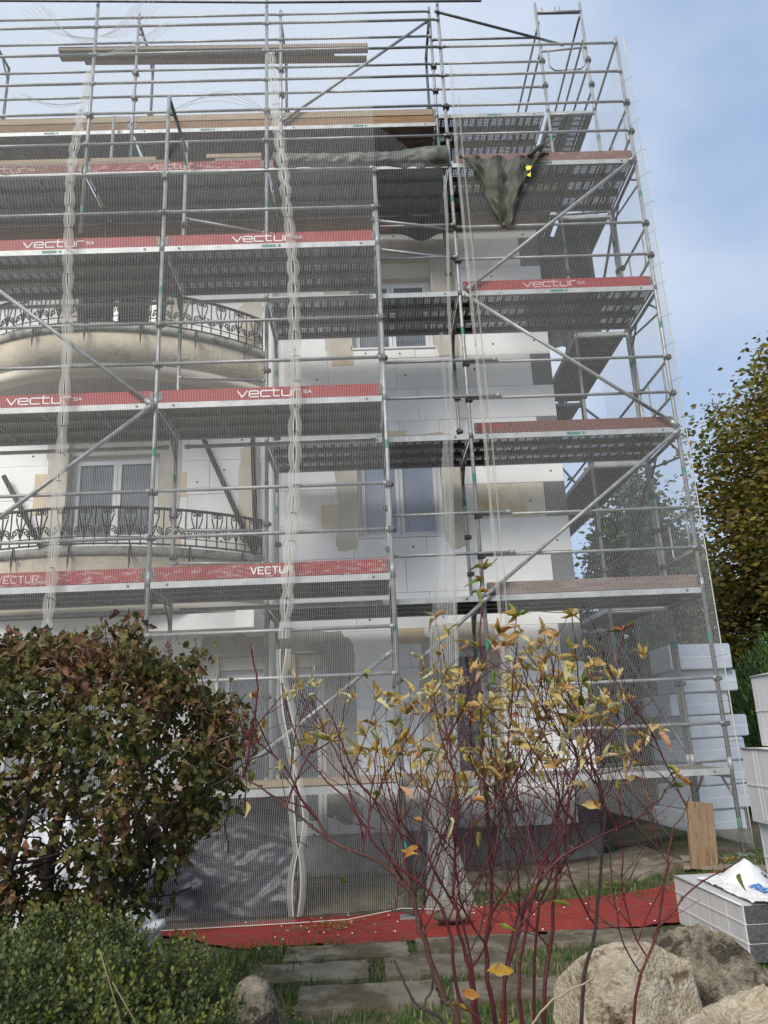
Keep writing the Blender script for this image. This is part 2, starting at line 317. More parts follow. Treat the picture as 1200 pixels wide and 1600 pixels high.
# ------------------------------------------------------------------ mesh helpers
class MB:
    def __init__(s):
        s.v = []; s.f = []; s.m = []; s.sm = []
    def add(s, vs, fs, mi=0, smooth=False):
        o = len(s.v); s.v += [tuple(p) for p in vs]
        for f in fs:
            s.f.append(tuple(i + o for i in f)); s.m.append(mi); s.sm.append(smooth)
    def box(s, x0, x1, y0, y1, z0, z1, mi=0):
        s.add([(x0, y0, z0), (x1, y0, z0), (x1, y1, z0), (x0, y1, z0), (x0, y0, z1), (x1, y0, z1), (x1, y1, z1), (x0, y1, z1)],
              [(0, 3, 2, 1), (4, 5, 6, 7), (0, 1, 5, 4), (1, 2, 6, 5), (2, 3, 7, 6), (3, 0, 4, 7)], mi)
    def tube(s, pts, r, n=8, mi=0, cap=True):
        pts = [Vector(p) for p in pts]
        k = len(pts)
        rr = r if isinstance(r, (list, tuple)) else [r] * k
        o = len(s.v)
        ref = None
        for i, p in enumerate(pts):
            d = (pts[min(i + 1, k - 1)] - pts[max(i - 1, 0)])
            if d.length < 1e-9: d = Vector((0, 0, 1))
            d.normalize()
            if ref is None:
                ref = Vector((0, 0, 1)) if abs(d.z) < 0.9 else Vector((1, 0, 0))
            a = d.cross(ref)
            if a.length < 1e-6: a = d.orthogonal()
            a.normalize(); b = d.cross(a); ref = a.cross(d) * -1 if False else b.cross(d) * 0 + ref
            for j in range(n):
                t = 2 * pi * j / n
                s.v.append(tuple(p + (a * cos(t) + b * sin(t)) * rr[i]))
        for i in range(k - 1):
            for j in range(n):
                j2 = (j + 1) % n
                s.f.append((o + i * n + j, o + i * n + j2, o + (i + 1) * n + j2, o + (i + 1) * n + j)); s.m.append(mi); s.sm.append(True)
        if cap:
            s.f.append(tuple(o + j for j in range(n - 1, -1, -1))); s.m.append(mi); s.sm.append(False)
            s.f.append(tuple(o + (k - 1) * n + j for j in range(n))); s.m.append(mi); s.sm.append(False)
    def grid(s, fn, nu, nv, mi=0, smooth=True):
        o = len(s.v)
        for i in range(nu + 1):
            for j in range(nv + 1):
                s.v.append(tuple(fn(i / nu, j / nv)))
        for i in range(nu):
            for j in range(nv):
                a = o + i * (nv + 1) + j
                s.f.append((a, a + 1, a + nv + 2, a + nv + 1)); s.m.append(mi); s.sm.append(smooth)
    def build(s, name, mats, parent=None, **tags):
        me = bpy.data.meshes.new(name)
        me.from_pydata(s.v, [], s.f)
        if not isinstance(mats, (list, tuple)): mats = [mats]
        for mt in mats: me.materials.append(mt)
        if len(s.f):
            me.polygons.foreach_set('material_index', s.m)
            me.polygons.foreach_set('use_smooth', s.sm)
        me.update()
        return link(name, me, parent, **tags)

def link(name, data, parent=None, loc=None, rot=None, label=None, cat=None, group=None, kind=None):
    o = bpy.data.objects.new(name, data)
    col.objects.link(o)
    if parent is not None: o.parent = parent
    if loc is not None: o.location = loc
    if rot is not None: o.rotation_euler = rot
    if label: o['label'] = label
    if cat: o['category'] = cat
    if group: o['group'] = group
    if kind: o['kind'] = kind
    return o
def thing(name, label, cat, loc=(0, 0, 0), rz=0, group=None, data=None):
    return link(name, data, None, loc, (0, 0, rz), label, cat, group)
def sm(a, b, x):
    t = max(0.0, min(1.0, (x - a) / (b - a))); return t * t * (3 - 2 * t)
def nz(x, y, z=0.0, s=1.0):
    return noise.noise(Vector((x * s, y * s, z * s)))

# ------------------------------------------------------------------ ground
def gh(x, y):
    h = 0.22 * sm(2.2, 4.0, x) * sm(7.0, 9.0, y)
    h += 0.42 * sm(0.75, 1.4, x) * sm(5.2, 4.2, y)
    h += 0.62 * sm(-0.75, -1.4, x) * sm(5.6, 4.6, y)
    h += 0.03 * nz(x, y, 0, 0.6) + 0.012 * nz(x, y, 3, 3.0) * sm(0.3, 0.6, abs(y - 7.6))
    return h * sm(40, 20, abs(x) + abs(y - 8))
xs = [-600, -200, -80, -40, -20, -12] + [-9 + 0.18 * i for i in range(0, 101)] + [12, 20, 40, 80, 200, 600]
ys = [-300, -80, -20, -6, -2] + [0 + 0.18 * i for i in range(0, 73)] + [15, 20, 30, 50, 100, 250, 700]
g = MB()
for x in xs:
    for y in ys: g.v.append((x, y, gh(x, y)))
ny = len(ys)
for i in range(len(xs) - 1):
    for j in range(ny - 1):
        a = i * ny + j
        g.f.append((a, a + ny, a + ny + 1, a + 1)); g.m.append(0); g.sm.append(True)
g.build('ground', M['ground'], kind='structure')

# ------------------------------------------------------------------ house
WY = 10.30           # outer face of the insulation
house = thing('house', 'three-storey house behind the scaffold, clad in white insulation panels with two round balconies', 'house', (-2, 12, 0))
house.location = (0, 0, 0)
XL, XR, ZT = -8.4, 2.82, 9.12
openings = [  # x0,x1,z0,z1
    (-0.12, 1.12, 7.12, 8.66), (-0.12, 1.10, 4.24, 5.56),
    (-2.02, -0.62, 0.50, 2.72), (0.98, 1.56, 0.30, 2.72),
    (-4.18, -2.88, 7.14, 8.95), (-4.18, -2.88, 4.05, 5.98), (-4.9, -3.3, 0.5, 2.6),
    (-7.4, -6.1, 7.14, 8.95), (-7.4, -6.1, 4.05, 5.98)]
def cut(rect, holes):
    out = [rect]
    for h in holes:
        nxt = []
        for r in out:
            a, b, c, d = r
            if h[0] >= b or h[1] <= a or h[2] >= d or h[3] <= c: nxt.append(r); continue
            if h[0] > a: nxt.append((a, h[0], c, d))
            if h[1] < b: nxt.append((h[1], b, c, d))
            xa, xb = max(a, h[0]), min(b, h[1])
            if h[2] > c: nxt.append((xa, xb, c, h[2]))
            if h[3] < d: nxt.append((xa, xb, h[3], d))
        out = nxt
    return out
core = MB()
for (a, b, c, d) in cut((XL, XR - 0.17, 0.0, 9.3), openings):
    core.box(a, b, WY + 0.16, WY + 0.42, c, d)
core.box(XR - 0.43, XR - 0.17, WY + 0.42, 19.5, 0, 9.3)
core.box(XL, XL + 0.3, WY + 0.42, 19.5, 0, 9.3)
core.box(XL, XR - 0.17, 19.2, 19.5, 0, 9.3)
for z in (3.3, 6.4): core.box(XL + 0.3, XR - 0.43, WY + 0.42, 19.2, z, z + 0.2)
core.build('wall', M['wall_core'], house)
# insulation panels: running bond, grey corner blocks on alternate courses
PAN = []
z = 0.47; course = 0
stained = [(1.6, 2.6, 4.3, 4.9)]
while z < ZT - 0.02:
    z1 = min(z + 0.5, ZT)
    x = XR
    first = True
    while x > XL:
        if first:
            wd = 0.30 if course % 2 == 0 else 1.0
        else: wd = 1.0
        x0 = max(x - wd, XL)
        kind = 'eps_grey' if (first and course % 2 == 0) else 'eps'
        for (a, b, c, d) in cut((x0, x, z, z1), openings):
            if b - a < 0.02 or d - c < 0.02: continue
            PAN.append((a, b, c, d, kind))
        x = x0; first = False
    z = z1; course += 1
cache = {}
for (a, b, c, d, kind) in PAN:
    w_, h_ = round(b - a, 3), round(d - c, 3)
    key = (w_, h_, kind)
    mid = ((a + b) / 2, (c + d) / 2)
    if kind == 'eps':
        if (1.5 < mid[0] < 2.75 and 4.35 < mid[1] < 4.9): kind = 'eps_stained'
        key = (w_, h_, kind)
    if key not in cache:
        p = MB(); gp = 0.0018; bv = 0.004
        x0, x1, z0, z1 = -w_ / 2 + gp, w_ / 2 - gp, -h_ / 2 + gp, h_ / 2 - gp
        p.add([(x0, 0.155, z0), (x1, 0.155, z0), (x1, 0.155, z1), (x0, 0.155, z1),
               (x0, bv, z0), (x1, bv, z0), (x1, bv, z1), (x0, bv, z1),
               (x0 + bv, 0, z0 + bv), (x1 - bv, 0, z0 + bv), (x1 - bv, 0, z1 - bv), (x0 + bv, 0, z1 - bv)],
              [(0, 1, 5, 4), (1, 2, 6, 5), (2, 3, 7, 6), (3, 0, 4, 7), (4, 5, 9, 8), (5, 6, 10, 9), (6, 7, 11, 10), (7, 4, 8, 11), (8, 9, 10, 11)])
        o = p.build('insulation_panel', M[kind], house)
        cache[key] = o.data
    else:
        o = link('insulation_panel', cache[key], house)
    o.location = (mid[0], WY + U(-0.003, 0.003), mid[1])
# odd yellow foam pieces
for (a, b, c, d) in [(0.27, 0.62, 5.62, 5.82), (0.36, 0.72, 2.78, 2.99), (-0.62, -0.35, 4.35, 4.75), (-0.42, -0.1, 6.88, 7.2),
                     (-4.62, -4.36, 4.75, 5.35), (-2.72, -2.5, 4.95, 5.3), (-2.72, -2.55, 4.1, 4.45), (1.2, 1.42, 4.3, 4.55),
                     (-1.2, -1.0, 2.5, 2.75), (-0.5, -0.25, 1.9, 2.3)]:
    p = MB(); p.box(a, b, WY - 0.006, WY + 0.05, c, d); p.build('foam_piece', M['eps_yellow'], house)
# dowels
dw = MB()
for (a, b, c, d, k) in PAN:
    if k == 'eps' and b - a > 0.5:
        for q in (0.18, 0.8):
            if R() < 0.55:
                cx, cz = a + (b - a) * q + U(-.05, .05), c + (d - c) * U(0.3, 0.7)
                n = 8; r_ = 0.016
                dw.add([(cx + r_ * cos(2 * pi * i / n), WY - 0.005, cz + r_ * sin(2 * pi * i / n)) for i in range(n)], [tuple(range(n))])
dw.build('dowel_heads', M['ink'], house, kind='stuff')

# adhesive mortar patches (uneven outline, a few mm proud)
def patch(cx, cz, w_, h_, mt, seed, y=WY - 0.009, arch=False, name='mortar_patch'):
    n = 48; p = MB(); ring = []
    for i in range(n):
        t = 2 * pi * i / n
        e = 0.34
        c_, s_ = cos(t), sin(t)
        x = (abs(c_) ** e) * (1 if c_ > 0 else -1) * w_ / 2
        zz = (abs(s_) ** e) * (1 if s_ > 0 else -1) * h_ / 2
        k = 1 + 0.10 * nz(c_ * 2 + seed, s_ * 2, seed)
        ring.append((cx + x * k + 0.055 * nz(x * 5, zz * 5, seed + 5) + .02 * nz(x * 17, zz * 17, seed), cz + zz * k + 0.05 * nz(x * 5, zz * 5, seed + 9) + .02 * nz(x * 17, zz * 17, seed + 3)))
    vs = [(x, y, zz) for x, zz in ring] + [(x, y + 0.03, zz) for x, zz in ring] + [(cx, y - 0.002, cz)]
    fs = [(i, (i + 1) % n, 2 * n) for i in range(n)] + [(i, i + n, (i + 1) % n + n, (i + 1) % n) for i in range(n)]
    p.add(vs, fs); return p.build(name, mt, house)
# patches beside openings (strips that do not cover the opening)
for (cx, cz, w_, h_, k, sd) in [
    (1.30, 7.85, 0.36, 1.75, 'mortar', 1), (-0.32, 7.75, 0.40, 1.6, 'mortar', 2), (0.5, 8.83, 1.9, 0.33, 'mortar', 3),
    (1.26, 4.75, 0.30, 1.35, 'mortar', 4), (-0.27, 4.75, 0.28, 1.35, 'mortar', 5), (0.75, 5.66, 1.3, 0.20, 'mortar', 6),
    (-1.3, 2.86, 1.9, 0.27, 'mortar_grey', 7), (-0.42, 1.75, 0.40, 2.3, 'mortar_grey', 8), (-2.2, 1.7, 0.34, 2.3, 'mortar_grey', 9),
    (1.24, 2.88, 0.85, 0.32, 'mortar', 10), (1.62, 1.6, 0.15, 2.6, 'mortar', 11), (0.80, 1.6, 0.34, 2.5, 'mortar', 12),
    (-4.33, 5.0, 0.3, 2.1, 'mortar', 13), (-2.74, 5.0, 0.28, 2.1, 'mortar', 14), (-3.5, 6.1, 1.7, 0.25, 'mortar', 15),
    (-4.33, 8.0, 0.3, 1.8, 'mortar', 16), (-2.72, 8.0, 0.3, 1.8, 'mortar', 17), (-1.62, 7.55, 0.30, 0.85, 'cream', 18),
    (-1.62, 4.9, 0.30, 1.5, 'cream', 19), (-1.5, 2.95, 0.6, 0.2, 'mortar_grey', 20)]:
    patch(cx, cz, w_, h_, M[k], sd)

# windows and doors
def window(x0, x1, z0, z1, leaves=2, box=0.0, sill=True, glass='glass', muntin=False, panel_h=0.0, y=WY + 0.20, dark=False):
    w_ = link('window', None, house) if False else None
    f = MB(); t = 0.065; y0, y1 = y, y + 0.07
    zt = z1 - box
    f.box(x0, x1, y0, y1, zt - t, zt); f.box(x0, x1, y0, y1, z0, z0 + t)
    f.box(x0, x0 + t, y0, y1, z0 + t, zt - t); f.box(x1 - t, x1, y0, y1, z0 + t, zt - t)
    lw = (x1 - x0 - 2 * t) / leaves
    for i in range(leaves):
        a = x0 + t + i * lw; b = a + lw; q = 0.055
        f.box(a + .003, b - .003, y0 - 0.02, y1 - 0.02, z0 + t, z0 + t + q + panel_h); f.box(a + .003, b - .003, y0 - 0.02, y1 - 0.02, zt - t - q, zt - t)
        f.box(a + .003, a + q, y0 - 0.02, y1 - 0.02, z0 + t + q + panel_h, zt - t - q); f.box(b - q, b - .003, y0 - 0.02, y1 - 0.02, z0 + t + q + panel_h, zt - t - q)
    fr = f.build('window', M['shutter'] if dark else M['pvc'], house)
    for i in range(leaves):
        a = x0 + t + i * lw + 0.055; b = a + lw - 0.11
        p = MB(); p.box(a, b, y0 + 0.01, y0 + 0.022, z0 + t + 0.055 + panel_h, zt - t - 0.055)
        p.build('pane', M[glass], fr)
        if muntin:
            q = MB(); xm = (a + b) / 2
            q.box(xm - .012, xm + .012, y0 - .012, y0 + .008, z0 + t + .055, zt - t - .055)
            for zz in (0.33, 0.66):
                zc = z0 + (zt - z0) * zz; q.box(a, b, y0 - .014, y0 + .006, zc - .012, zc + .012)
            q.build('glazing_bar', M['pvc'], fr)
    r = MB()                                     # reveal
    r.box(x0 - .004, x0 + .008, WY - .006, y0 + 0.02, z0, z1); r.box(x1 - .008, x1 + .004, WY - .006, y0 + .02, z0, z1)
    r.box(x0 + .008, x1 - .008, WY - .006, y0 + .02, z1 - .008, z1 + .004)
    r.build('reveal', M['mortar'], fr)
    if box:
        s = MB(); s.box(x0 + .01, x1 - .01, WY + .10, y0 + .05, zt, z1 - .01); s.build('shutter_box', M['cream'], fr)
    if sill:
        s = MB(); s.box(x0 + .01, x1 - .01, WY - 0.02, y0, z0 - .0, z0 + .03); s.build('sill', M['pvc'], fr)
    return fr
window(-0.12, 1.12, 7.12, 8.66, 2, 0.28)
window(-0.12, 1.10, 4.24, 5.56, 2, 0.0, glass='glass_blue')
window(-2.02, -0.62, 0.50, 2.72, 2, 0.18, sill=True, panel_h=0.0)
window(0.98, 1.56, 0.30, 2.72, 1, 0.0, sill=False, panel_h=0.5)
wb = window(-4.18, -2.88, 4.05, 5.98, 2, 0.34, sill=False, panel_h=0.3)
for i, (a, b) in enumerate([(-4.02, -3.62), (-3.38, -3.05)]):
    p = MB()
    p.box(a, b, WY + .30, WY + .31, 4.5, 5.35); p.build('curtain', M['curtain'], wb)
wu = window(-4.18, -2.88, 7.14, 8.95, 2, 0.0, sill=False)
for (a, b) in [(-4.14, -3.80), (-3.62, -3.24), (-3.05, -2.72)]:
    p = MB()
    for k in range(26):
        zz = 7.2 + k * 0.064
        p.add([(a, WY + .03, zz), (b, WY + .03, zz), (b, WY + .06, zz + .05), (a, WY + .06, zz + .05)], [(0, 1, 2, 3)])
    p.box(a, b, WY + .065, WY + .085, 7.2, 8.86); p.build('shutter', M['shutter'], wu)
window(-4.9, -3.3, 0.5, 2.6, 2, 0.2)
window(-7.4, -6.1, 7.14, 8.95, 2, 0.3, sill=False); window(-7.4, -6.1, 4.05, 5.98, 2, 0.3, sill=False)
# plinth membrane
p = MB(); p.box(XL, XR - 0.03, WY + 0.02, WY + 0.15, 0.0, 0.465); p.build('plinth', M['black_membrane'], house)
# downpipe, eaves, roof
p = MB(); p.tube([(-1.30, WY - 0.09, 0.2), (-1.30, WY - 0.09, 9.1)], 0.05, 12)
p.build('downpipe', M['pvc'], house)
p = MB(); p.box(XL - .3, XR + 0.02, WY - 0.06, WY + .4, 9.125, 9.36); p.build('eaves_beam', M['timber_brown'], house)
for i in range(5):
    p = MB(); y0 = WY - .42 + i * .095; p.box(XL - .3, XR + .25, y0, y0 + .09, 9.40, 9.42); p.build('soffit_board', M['timber_brown'], house)
p = MB(); p.box(XL - .3, XR + .27, WY - .46, WY - .435, 9.38, 9.56); p.build('fascia', M['timber'], house)
p = MB()
ax, bx, ay, by, zr, zt = XL - .4, XR + .3, WY - .46, 19.9, 9.56, 12.6
rx0, rx1, ry = XL + 4.2, XR - 4.6, (ay + by) / 2
p.add([(ax, ay, zr), (bx, ay, zr), (bx, by, zr), (ax, by, zr), (rx0, ry, zt), (rx1, ry, zt)],
      [(0, 1, 5, 4), (1, 2, 5), (2, 3, 4, 5), (3, 0, 4), (0, 3, 2, 1)])
p.build('roof', M['roof'], house)
# gable side insulation
for k in range(18):
    z0 = 0.47 + k * .5
    if z0 > 8.9: break
    for j in range(9):
        y0 = WY + .16 + j * 1.0 + (.5 if k % 2 else 0)
        p = MB() if (k, j) == (0, 0) else None
        if p:
            p.box(-.155, 0, .002, .998, .002, .498); gobj = p.build('insulation_panel', M['eps'], house); gm = gobj.data
        else: gobj = link('insulation_panel', gm, house)
        gobj.location = (XR - .012, y0, z0)

# round balconies
def balcony(zb, zt, railtop, xc=-3.67, full=True):
    Rr, sag, hw = 3.14, 0.95, 2.25
    yc = WY - sag + Rr - 0.02
    amax = math.asin(hw / Rr)
    def P(a, r, z): return (xc + r * sin(a), yc - r * cos(a), z)
    n = 48
    b = MB()
    def slab(r0, r1, z0, z1, mi, close=True):
        o = len(b.v)
        for i in range(n + 1):
            a = -amax + 2 * amax * i / n
            for (r, z) in ((r1, z0), (r1, z1), (r0, z1), (r0, z0)): b.v.append(P(a, r, z))
        for i in range(n):
            for j in range(4):
                a0 = o + i * 4 + j; a1 = o + i * 4 + (j + 1) % 4
                b.f.append((a0, a1, a1 + 4, a0 + 4)); b.m.append(mi); b.sm.append(j in (0,))
        b.f.append((o, o + 1, o + 2, o + 3)); b.m.append(mi); b.sm.append(False)
    slab(Rr - .14, Rr, zb + .14, zt - .10, 0)
    slab(Rr - .16, Rr + .035, zt - .10, zt, 1)
    slab(Rr - .15, Rr + .02, zb, zb + .137, 2)
    ob = b.build('balcony', [M['render'], M['render_dirty'], M['cream']], house)
    s = MB()                                   # floor slab / soffit
    vs = [P(-amax + 2 * amax * i / n, Rr - .17, zb + .03) for i in range(n + 1)]
    vt = [(x, y, zb + .25) for x, y, _ in vs]
    s.add(vs + vt, [tuple(range(n, -1, -1)), tuple(range(n + 1, 2 * n + 2))])
    s.build('balcony_floor', M['soffit'], ob)
    # railing
    rl = MB()
    arc = [P(-amax + 2 * amax * i / n, Rr - .03, 0) for i in range(n + 1)]
    for z, r_ in ((railtop, .020), (zt + .05, .012), (zt + .14, .007)):
        rl.tube([(x, y, z) for x, y, _ in arc], r_, 6)
    rl.build('handrail', M['iron'], ob)
    L_ = 2 * amax * (Rr - .03); un = 0.262; cnt = int(L_ / un)
    global scroll_me
    if scroll_me is None:
        sc = MB(); H = railtop - zt - .16
        def spiral(cx, cz, r0, turns, start, sgn):
            return [(cx + r0 * (1 - .78 * k / 18) * cos(start + sgn * turns * 2 * pi * k / 18), 0, cz + r0 * (1 - .78 * k / 18) * sin(start + sgn * turns * 2 * pi * k / 18)) for k in range(19)]
        for sg in (-1, 1):
            # heart scroll: curls at the top, sweeps down to a curl at the bottom
            top = spiral(sg * .040, H * .84, .036, 1.15, 0 if sg > 0 else pi, 1 if sg > 0 else -1)
            body = [(sg * (.076 - .010 * t - .062 * t * t), 0, H * (.84 - .62 * t)) for t in [i / 6 for i in range(1, 7)]]
            sc.tube(top[::-1] + body, .0095, 5)
            bot = spiral(sg * .078, H * .20, .038, 1.2, pi / 2, -sg if False else (1 if sg < 0 else -1))
            sc.tube([(sg * .004, 0, H * .02)] + [(sg * .05, 0, H * .36)] + bot, .0095, 5)
            bt = spiral(sg * .10, H * .02 + .03, .026, 1.1, -pi / 2, sg)
            sc.tube(bt, .009, 5)
        sc.tube([(0, 0, -.11), (0, 0, H * .97)], .010, 6)
        sc.tube([(.131, 0, -.13), (.131, 0, H + .01)], .009, 6)
        so = sc.build('railing_scroll', M['iron'], ob); scroll_me = so.data
        first = so
    else: first = None
    for i in range(cnt):
        a = -amax + 2 * amax * (i + .5) / cnt
        o = first if (first is not None and i == 0) else link('railing_scroll', scroll_me, ob)
        o.location = P(a, Rr - .03, zt + .16); o.rotation_euler = (0, 0, a)
    # iron brackets below the railing
    for i in range(7):
        a = -amax + 2 * amax * (i + .5) / 7
        k = MB()
        x, y, _ = P(a, Rr + .045, 0)
        k.tube([(x, y, zt + .02), (x, y - .03, zt - .1), (x + .01, y - .05, zt - .2), (x, y - .02, zt - .30)], [.012, .014, .012, .003], 6)
        k.tube([(x, y - .03, zt - .08), (x + .04, y - .03, zt - .11), (x + .05, y - .03, zt - .16)], .009, 5)
        k.build('bracket', M['iron'], ob)
    return ob
scroll_me = None
balcony(6.40, 7.13, 7.66)
balcony(3.24, 4.03, 4.55)
# ground floor porch soffit edge beam
p = MB(); p.box(-1.62, -1.40, WY - 1.0, WY - .02, 2.95, 3.2); p.box(-5.9, -1.62, WY - .62, WY - .02, 3.0, 3.2)
p.build('porch_beam', M['eps'], house)
# dark folded awning arms on the balcony
for (x0, z0, x1, z1) in [(-2.25, 5.75, -1.52, 4.05), (-1.56, 5.8, -1.50, 4.1), (-5.0, 5.3, -4.3, 4.1)]:
    p = MB(); p.tube([(x0, WY - .12, z0), (x1, WY - .16, z1)], .035, 8); p.build('awning_arm', M['iron'], house)

# ------------------------------------------------------------------ lettering
GL = {'v': [[(0, 1), (.5, 0), (1, 1)]],
      'e': [[(.02, .5), (1, .5), (1, .85), (.85, 1), (.15, 1), (0, .85), (0, .15), (.15, 0), (1, 0)]],
      'c': [[(1, 1), (.15, 1), (0, .85), (0, .15), (.15, 0), (1, 0)]],
      't': [[(.12, 1.35), (.12, .15), (.27, 0), (.75, 0)], [(-.15, 1), (.7, 1)]],
      'u': [[(0, 1), (0, .15), (.15, 0), (.85, 0), (1, .15), (1, 1)]],
      'r': [[(0, 0), (0, .85), (.15, 1), (.75, 1)]],
      'S': [[(1, 1), (.1, 1), (0, .9), (0, .55), (1, .45), (1, .1), (.9, 0), (0, 0)]],
      'A': [[(0, 0), (.5, 1), (1, 0)], [(.22, .35), (.78, .35)]],
      'V': [[(0, 1), (.5, 0), (1, 1)]],
      'E': [[(1, 1), (0, 1), (0, 0), (1, 0)], [(0, .5), (.8, .5)]],
      'C': [[(1, .9), (.85, 1), (.15, 1), (0, .85), (0, .15), (.15, 0), (.85, 0), (1, .1)]],
      'T': [[(0, 1), (1, 1)], [(.5, 1), (.5, 0)]],
      'U': [[(0, 1), (0, .15), (.15, 0), (.85, 0), (1, .15), (1, 1)]],
      'R': [[(0, 0), (0, 1), (.85, 1), (1, .9), (1, .6), (.85, .5), (0, .5)], [(.5, .5), (1, 0)]],
      'M': [[(0, 0), (0, 1), (.5, .3), (1, 1), (1, 0)]],
      'O': [[(0, 0), (0, 1), (1, 1), (1, 0), (0, 0)]],
      '8': [[(0, 0), (0, 1), (1, 1), (1, 0), (0, 0)], [(0, .5), (1, .5)]],
      'N': [[(0, 0), (0, 1), (1, 0), (1, 1)]]}
def write(mb, s, x, z, h, wd, gap, th, xf, mi=0, lift=.00035, flat_y=True):
    """flat strokes 1 mm proud; xf maps (x, z) to a point"""
    for chh in s:
        for line in GL[chh]:
            pts = [Vector((x + px * wd, z + pz * h)) for px, pz in line]
            for a, b in zip(pts[:-1], pts[1:]):
                d = (b - a)
                if d.length < 1e-6: continue
                d.normalize(); nrm = Vector((-d.y, d.x)) * th / 2
                a2, b2 = a - d * th * .38, b + d * th * .38
                kk = (len(mb.f) % 9) * lift
                off = Vector((0, -kk, 0)) if flat_y else Vector((0, 0, kk))
                mb.add([tuple(Vector(xf(*q_)) + off) for q_ in ((a2 - nrm), (b2 - nrm), (b2 + nrm), (a2 + nrm))], [(0, 1, 2, 3)], mi)
        adv = {'t': .78, 'r': .85}.get(chh, 1.0)
        x += adv * wd + gap
    return x

# ------------------------------------------------------------------ scaffolds
def tubepart(name, a, b, r, mt, parent, n=10):
    t = MB(); t.tube([a, b], r, n); return t.build(name, mt, parent)
coup_me = None
def coupler(p, parent, rz=0.0):
    global coup_me
    if coup_me is None:
        c = MB()
        c.tube([(0, 0, -.03), (0, 0, .03)], .036, 10)
        c.box(-.028, .028, -.062, -.02, -.026, .026)
        c.tube([(-.05, -.03, .0), (.05, -.03, .0)], .011, 6)
        c.box(.03, .055, -.02, .02, -.02, .02)
        o = c.build('coupler', M['coupler'], parent); coup_me = o.data
    else: o = link('coupler', coup_me, parent)
    o.location = p; o.rotation_euler = (0, 0, rz); return o
def standard(sc, x, y, z0, z1, levels=(), mt='steel', base=False):
    t = MB(); zs = z0
    pts = []
    t.tube([(x, y, z0), (x, y, z1)], .0242, 12)
    zz = z0 + 2.0
    for lv in levels:                                     # sleeve joints just above each deck
        for dz in (.02,):
            if z0 < lv + dz < z1 - .1: t.tube([(x, y, lv + dz), (x, y, lv + dz + .16)], .0285, 12)
    o = t.build('standard', M[mt], sc)
    for lv in levels:
        for dz in (.54, 1.04):
            if z0 < lv + dz < z1: coupler((x, y, lv + dz), o, 0 if R() < .7 else .6)
        if z0 < lv + 1.45 < z1:                           # green sticker ring
            s = MB(); s.tube([(x, y, lv - .55), (x, y, lv - .45)], .0248, 12, cap=False)
            s.build('sticker', M['green_label'], o)
    if base:
        s = MB(); s.box(x - .08, x + .08, y - .08, y + .08, z0 - .01, z0 + .004); s.build('base_plate', M['steel'], o)
    return o
plank_cache = {}
def deck(sc, x0, x1, y0, nplank, z, style='perf', axis='x', pw=0.32, stickers=True, worn=False):
    """z = underside of the edge profile"""
    L_ = x1 - x0; h = .068
    e = MB()
    yb = y0 + nplank * pw
    if axis == 'x':
        e.box(x0 + .03, x1 - .03, y0 - .012, y0 - .001, z, z + h)
        e.box(x0 + .03, x1 - .03, yb + .001, yb + .012, z, z + h)
        e.box(x0 + .028, x0 + .034, y0 - .001, yb + .001, z + .004, z + h - .004)
        e.box(x1 - .034, x1 - .028, y0 - .001, yb + .001, z + .004, z + h - .004)
        e.tube([(x0 + .2, y0 - .018, z + .035), (x0 + .2, y0 - .011, z + .035)], .014, 8, 1)
        e.tube([(x1 - .2, y0 - .018, z + .035), (x1 - .2, y0 - .011, z + .035)], .014, 8, 1)
    else:
        e.box(y0 - .012, y0 - .001, x0 + .03, x1 - .03, z, z + h)
        e.box(yb + .001, yb + .012, x0 + .03, x1 - .03, z, z + h)
        e.box(y0 - .001, yb + .001, x0 + .028, x0 + .034, z + .004, z + h - .004)
    d = e.build('deck', [M['deck_edge'], M['coupler']], sc)
    if stickers and axis == 'x':
        s = MB(); xs_ = x0 + L_ * .46; s.box(xs_, xs_ + .17, y0 - .0145, y0 - .0125, z + .018, z + .052)
        s.box(xs_ + .19, xs_ + .225, y0 - .0145, y0 - .0125, z + .018, z + .052)
        s.build('sticker', M['green_label'], d)
    key = (round(L_, 3), style, pw)
    if key not in plank_cache:
        p = MB(); hl = L_ / 2 - .04; hw = pw / 2 - .006
        mi = 0
        p.add([(-hl, -hw, .062), (hl, -hw, .062), (hl, hw, .062), (-hl, hw, .062)], [(0, 1, 2, 3)], 0)   # walking surface
        for sg in (-1, 1):
            y_ = sg * hw
            p.add([(-hl, y_, .062), (hl, y_, .062), (hl, y_, .012), (-hl, y_, .012)], [(0, 1, 2, 3)], 1)
            p.add([(-hl, y_, .012), (hl, y_, .012), (hl, y_ - sg * .03, .010), (-hl, y_ - sg * .03, .010)], [(0, 1, 2, 3)], 1)
        if style == 'perf':
            k = int(2 * hl / .115)
            for i in range(-k // 2, k // 2 + 1):
                xx = i * .115
                if abs(xx) < hl - .02:
                    p.add([(xx - .010, -hw, .0615), (xx, -hw, .048), (xx + .010, -hw, .0615), (xx - .010, hw, .0615), (xx, hw, .048), (xx + .010, hw, .0615)],
                          [(0, 1, 4, 3), (1, 2, 5, 4)], 1)
        else:
            for xx in (-hl * .5, 0, hl * .5):
                p.box(xx - .02, xx + .02, -hw + .002, hw - .002, .03, .060, 1)
        ms = [M['perf'] if style == 'perf' else (M['deck_steel'] if style == 'steel' else M['deck_plain']), M['deck_steel']]
        o = p.build('deck_plank', ms, d); plank_cache[key] = o.data
        first = o
    else: first = None
    for i in range(nplank):
        o = first if (first is not None and i == 0) else link('deck_plank', plank_cache[key], d)
        yy = y0 + (i + .5) * pw
        if axis == 'x': o.location = ((x0 + x1) / 2, yy, z)
        else: o.location = (yy, (x0 + x1) / 2, z); o.rotation_euler = (0, 0, pi / 2)
    return d
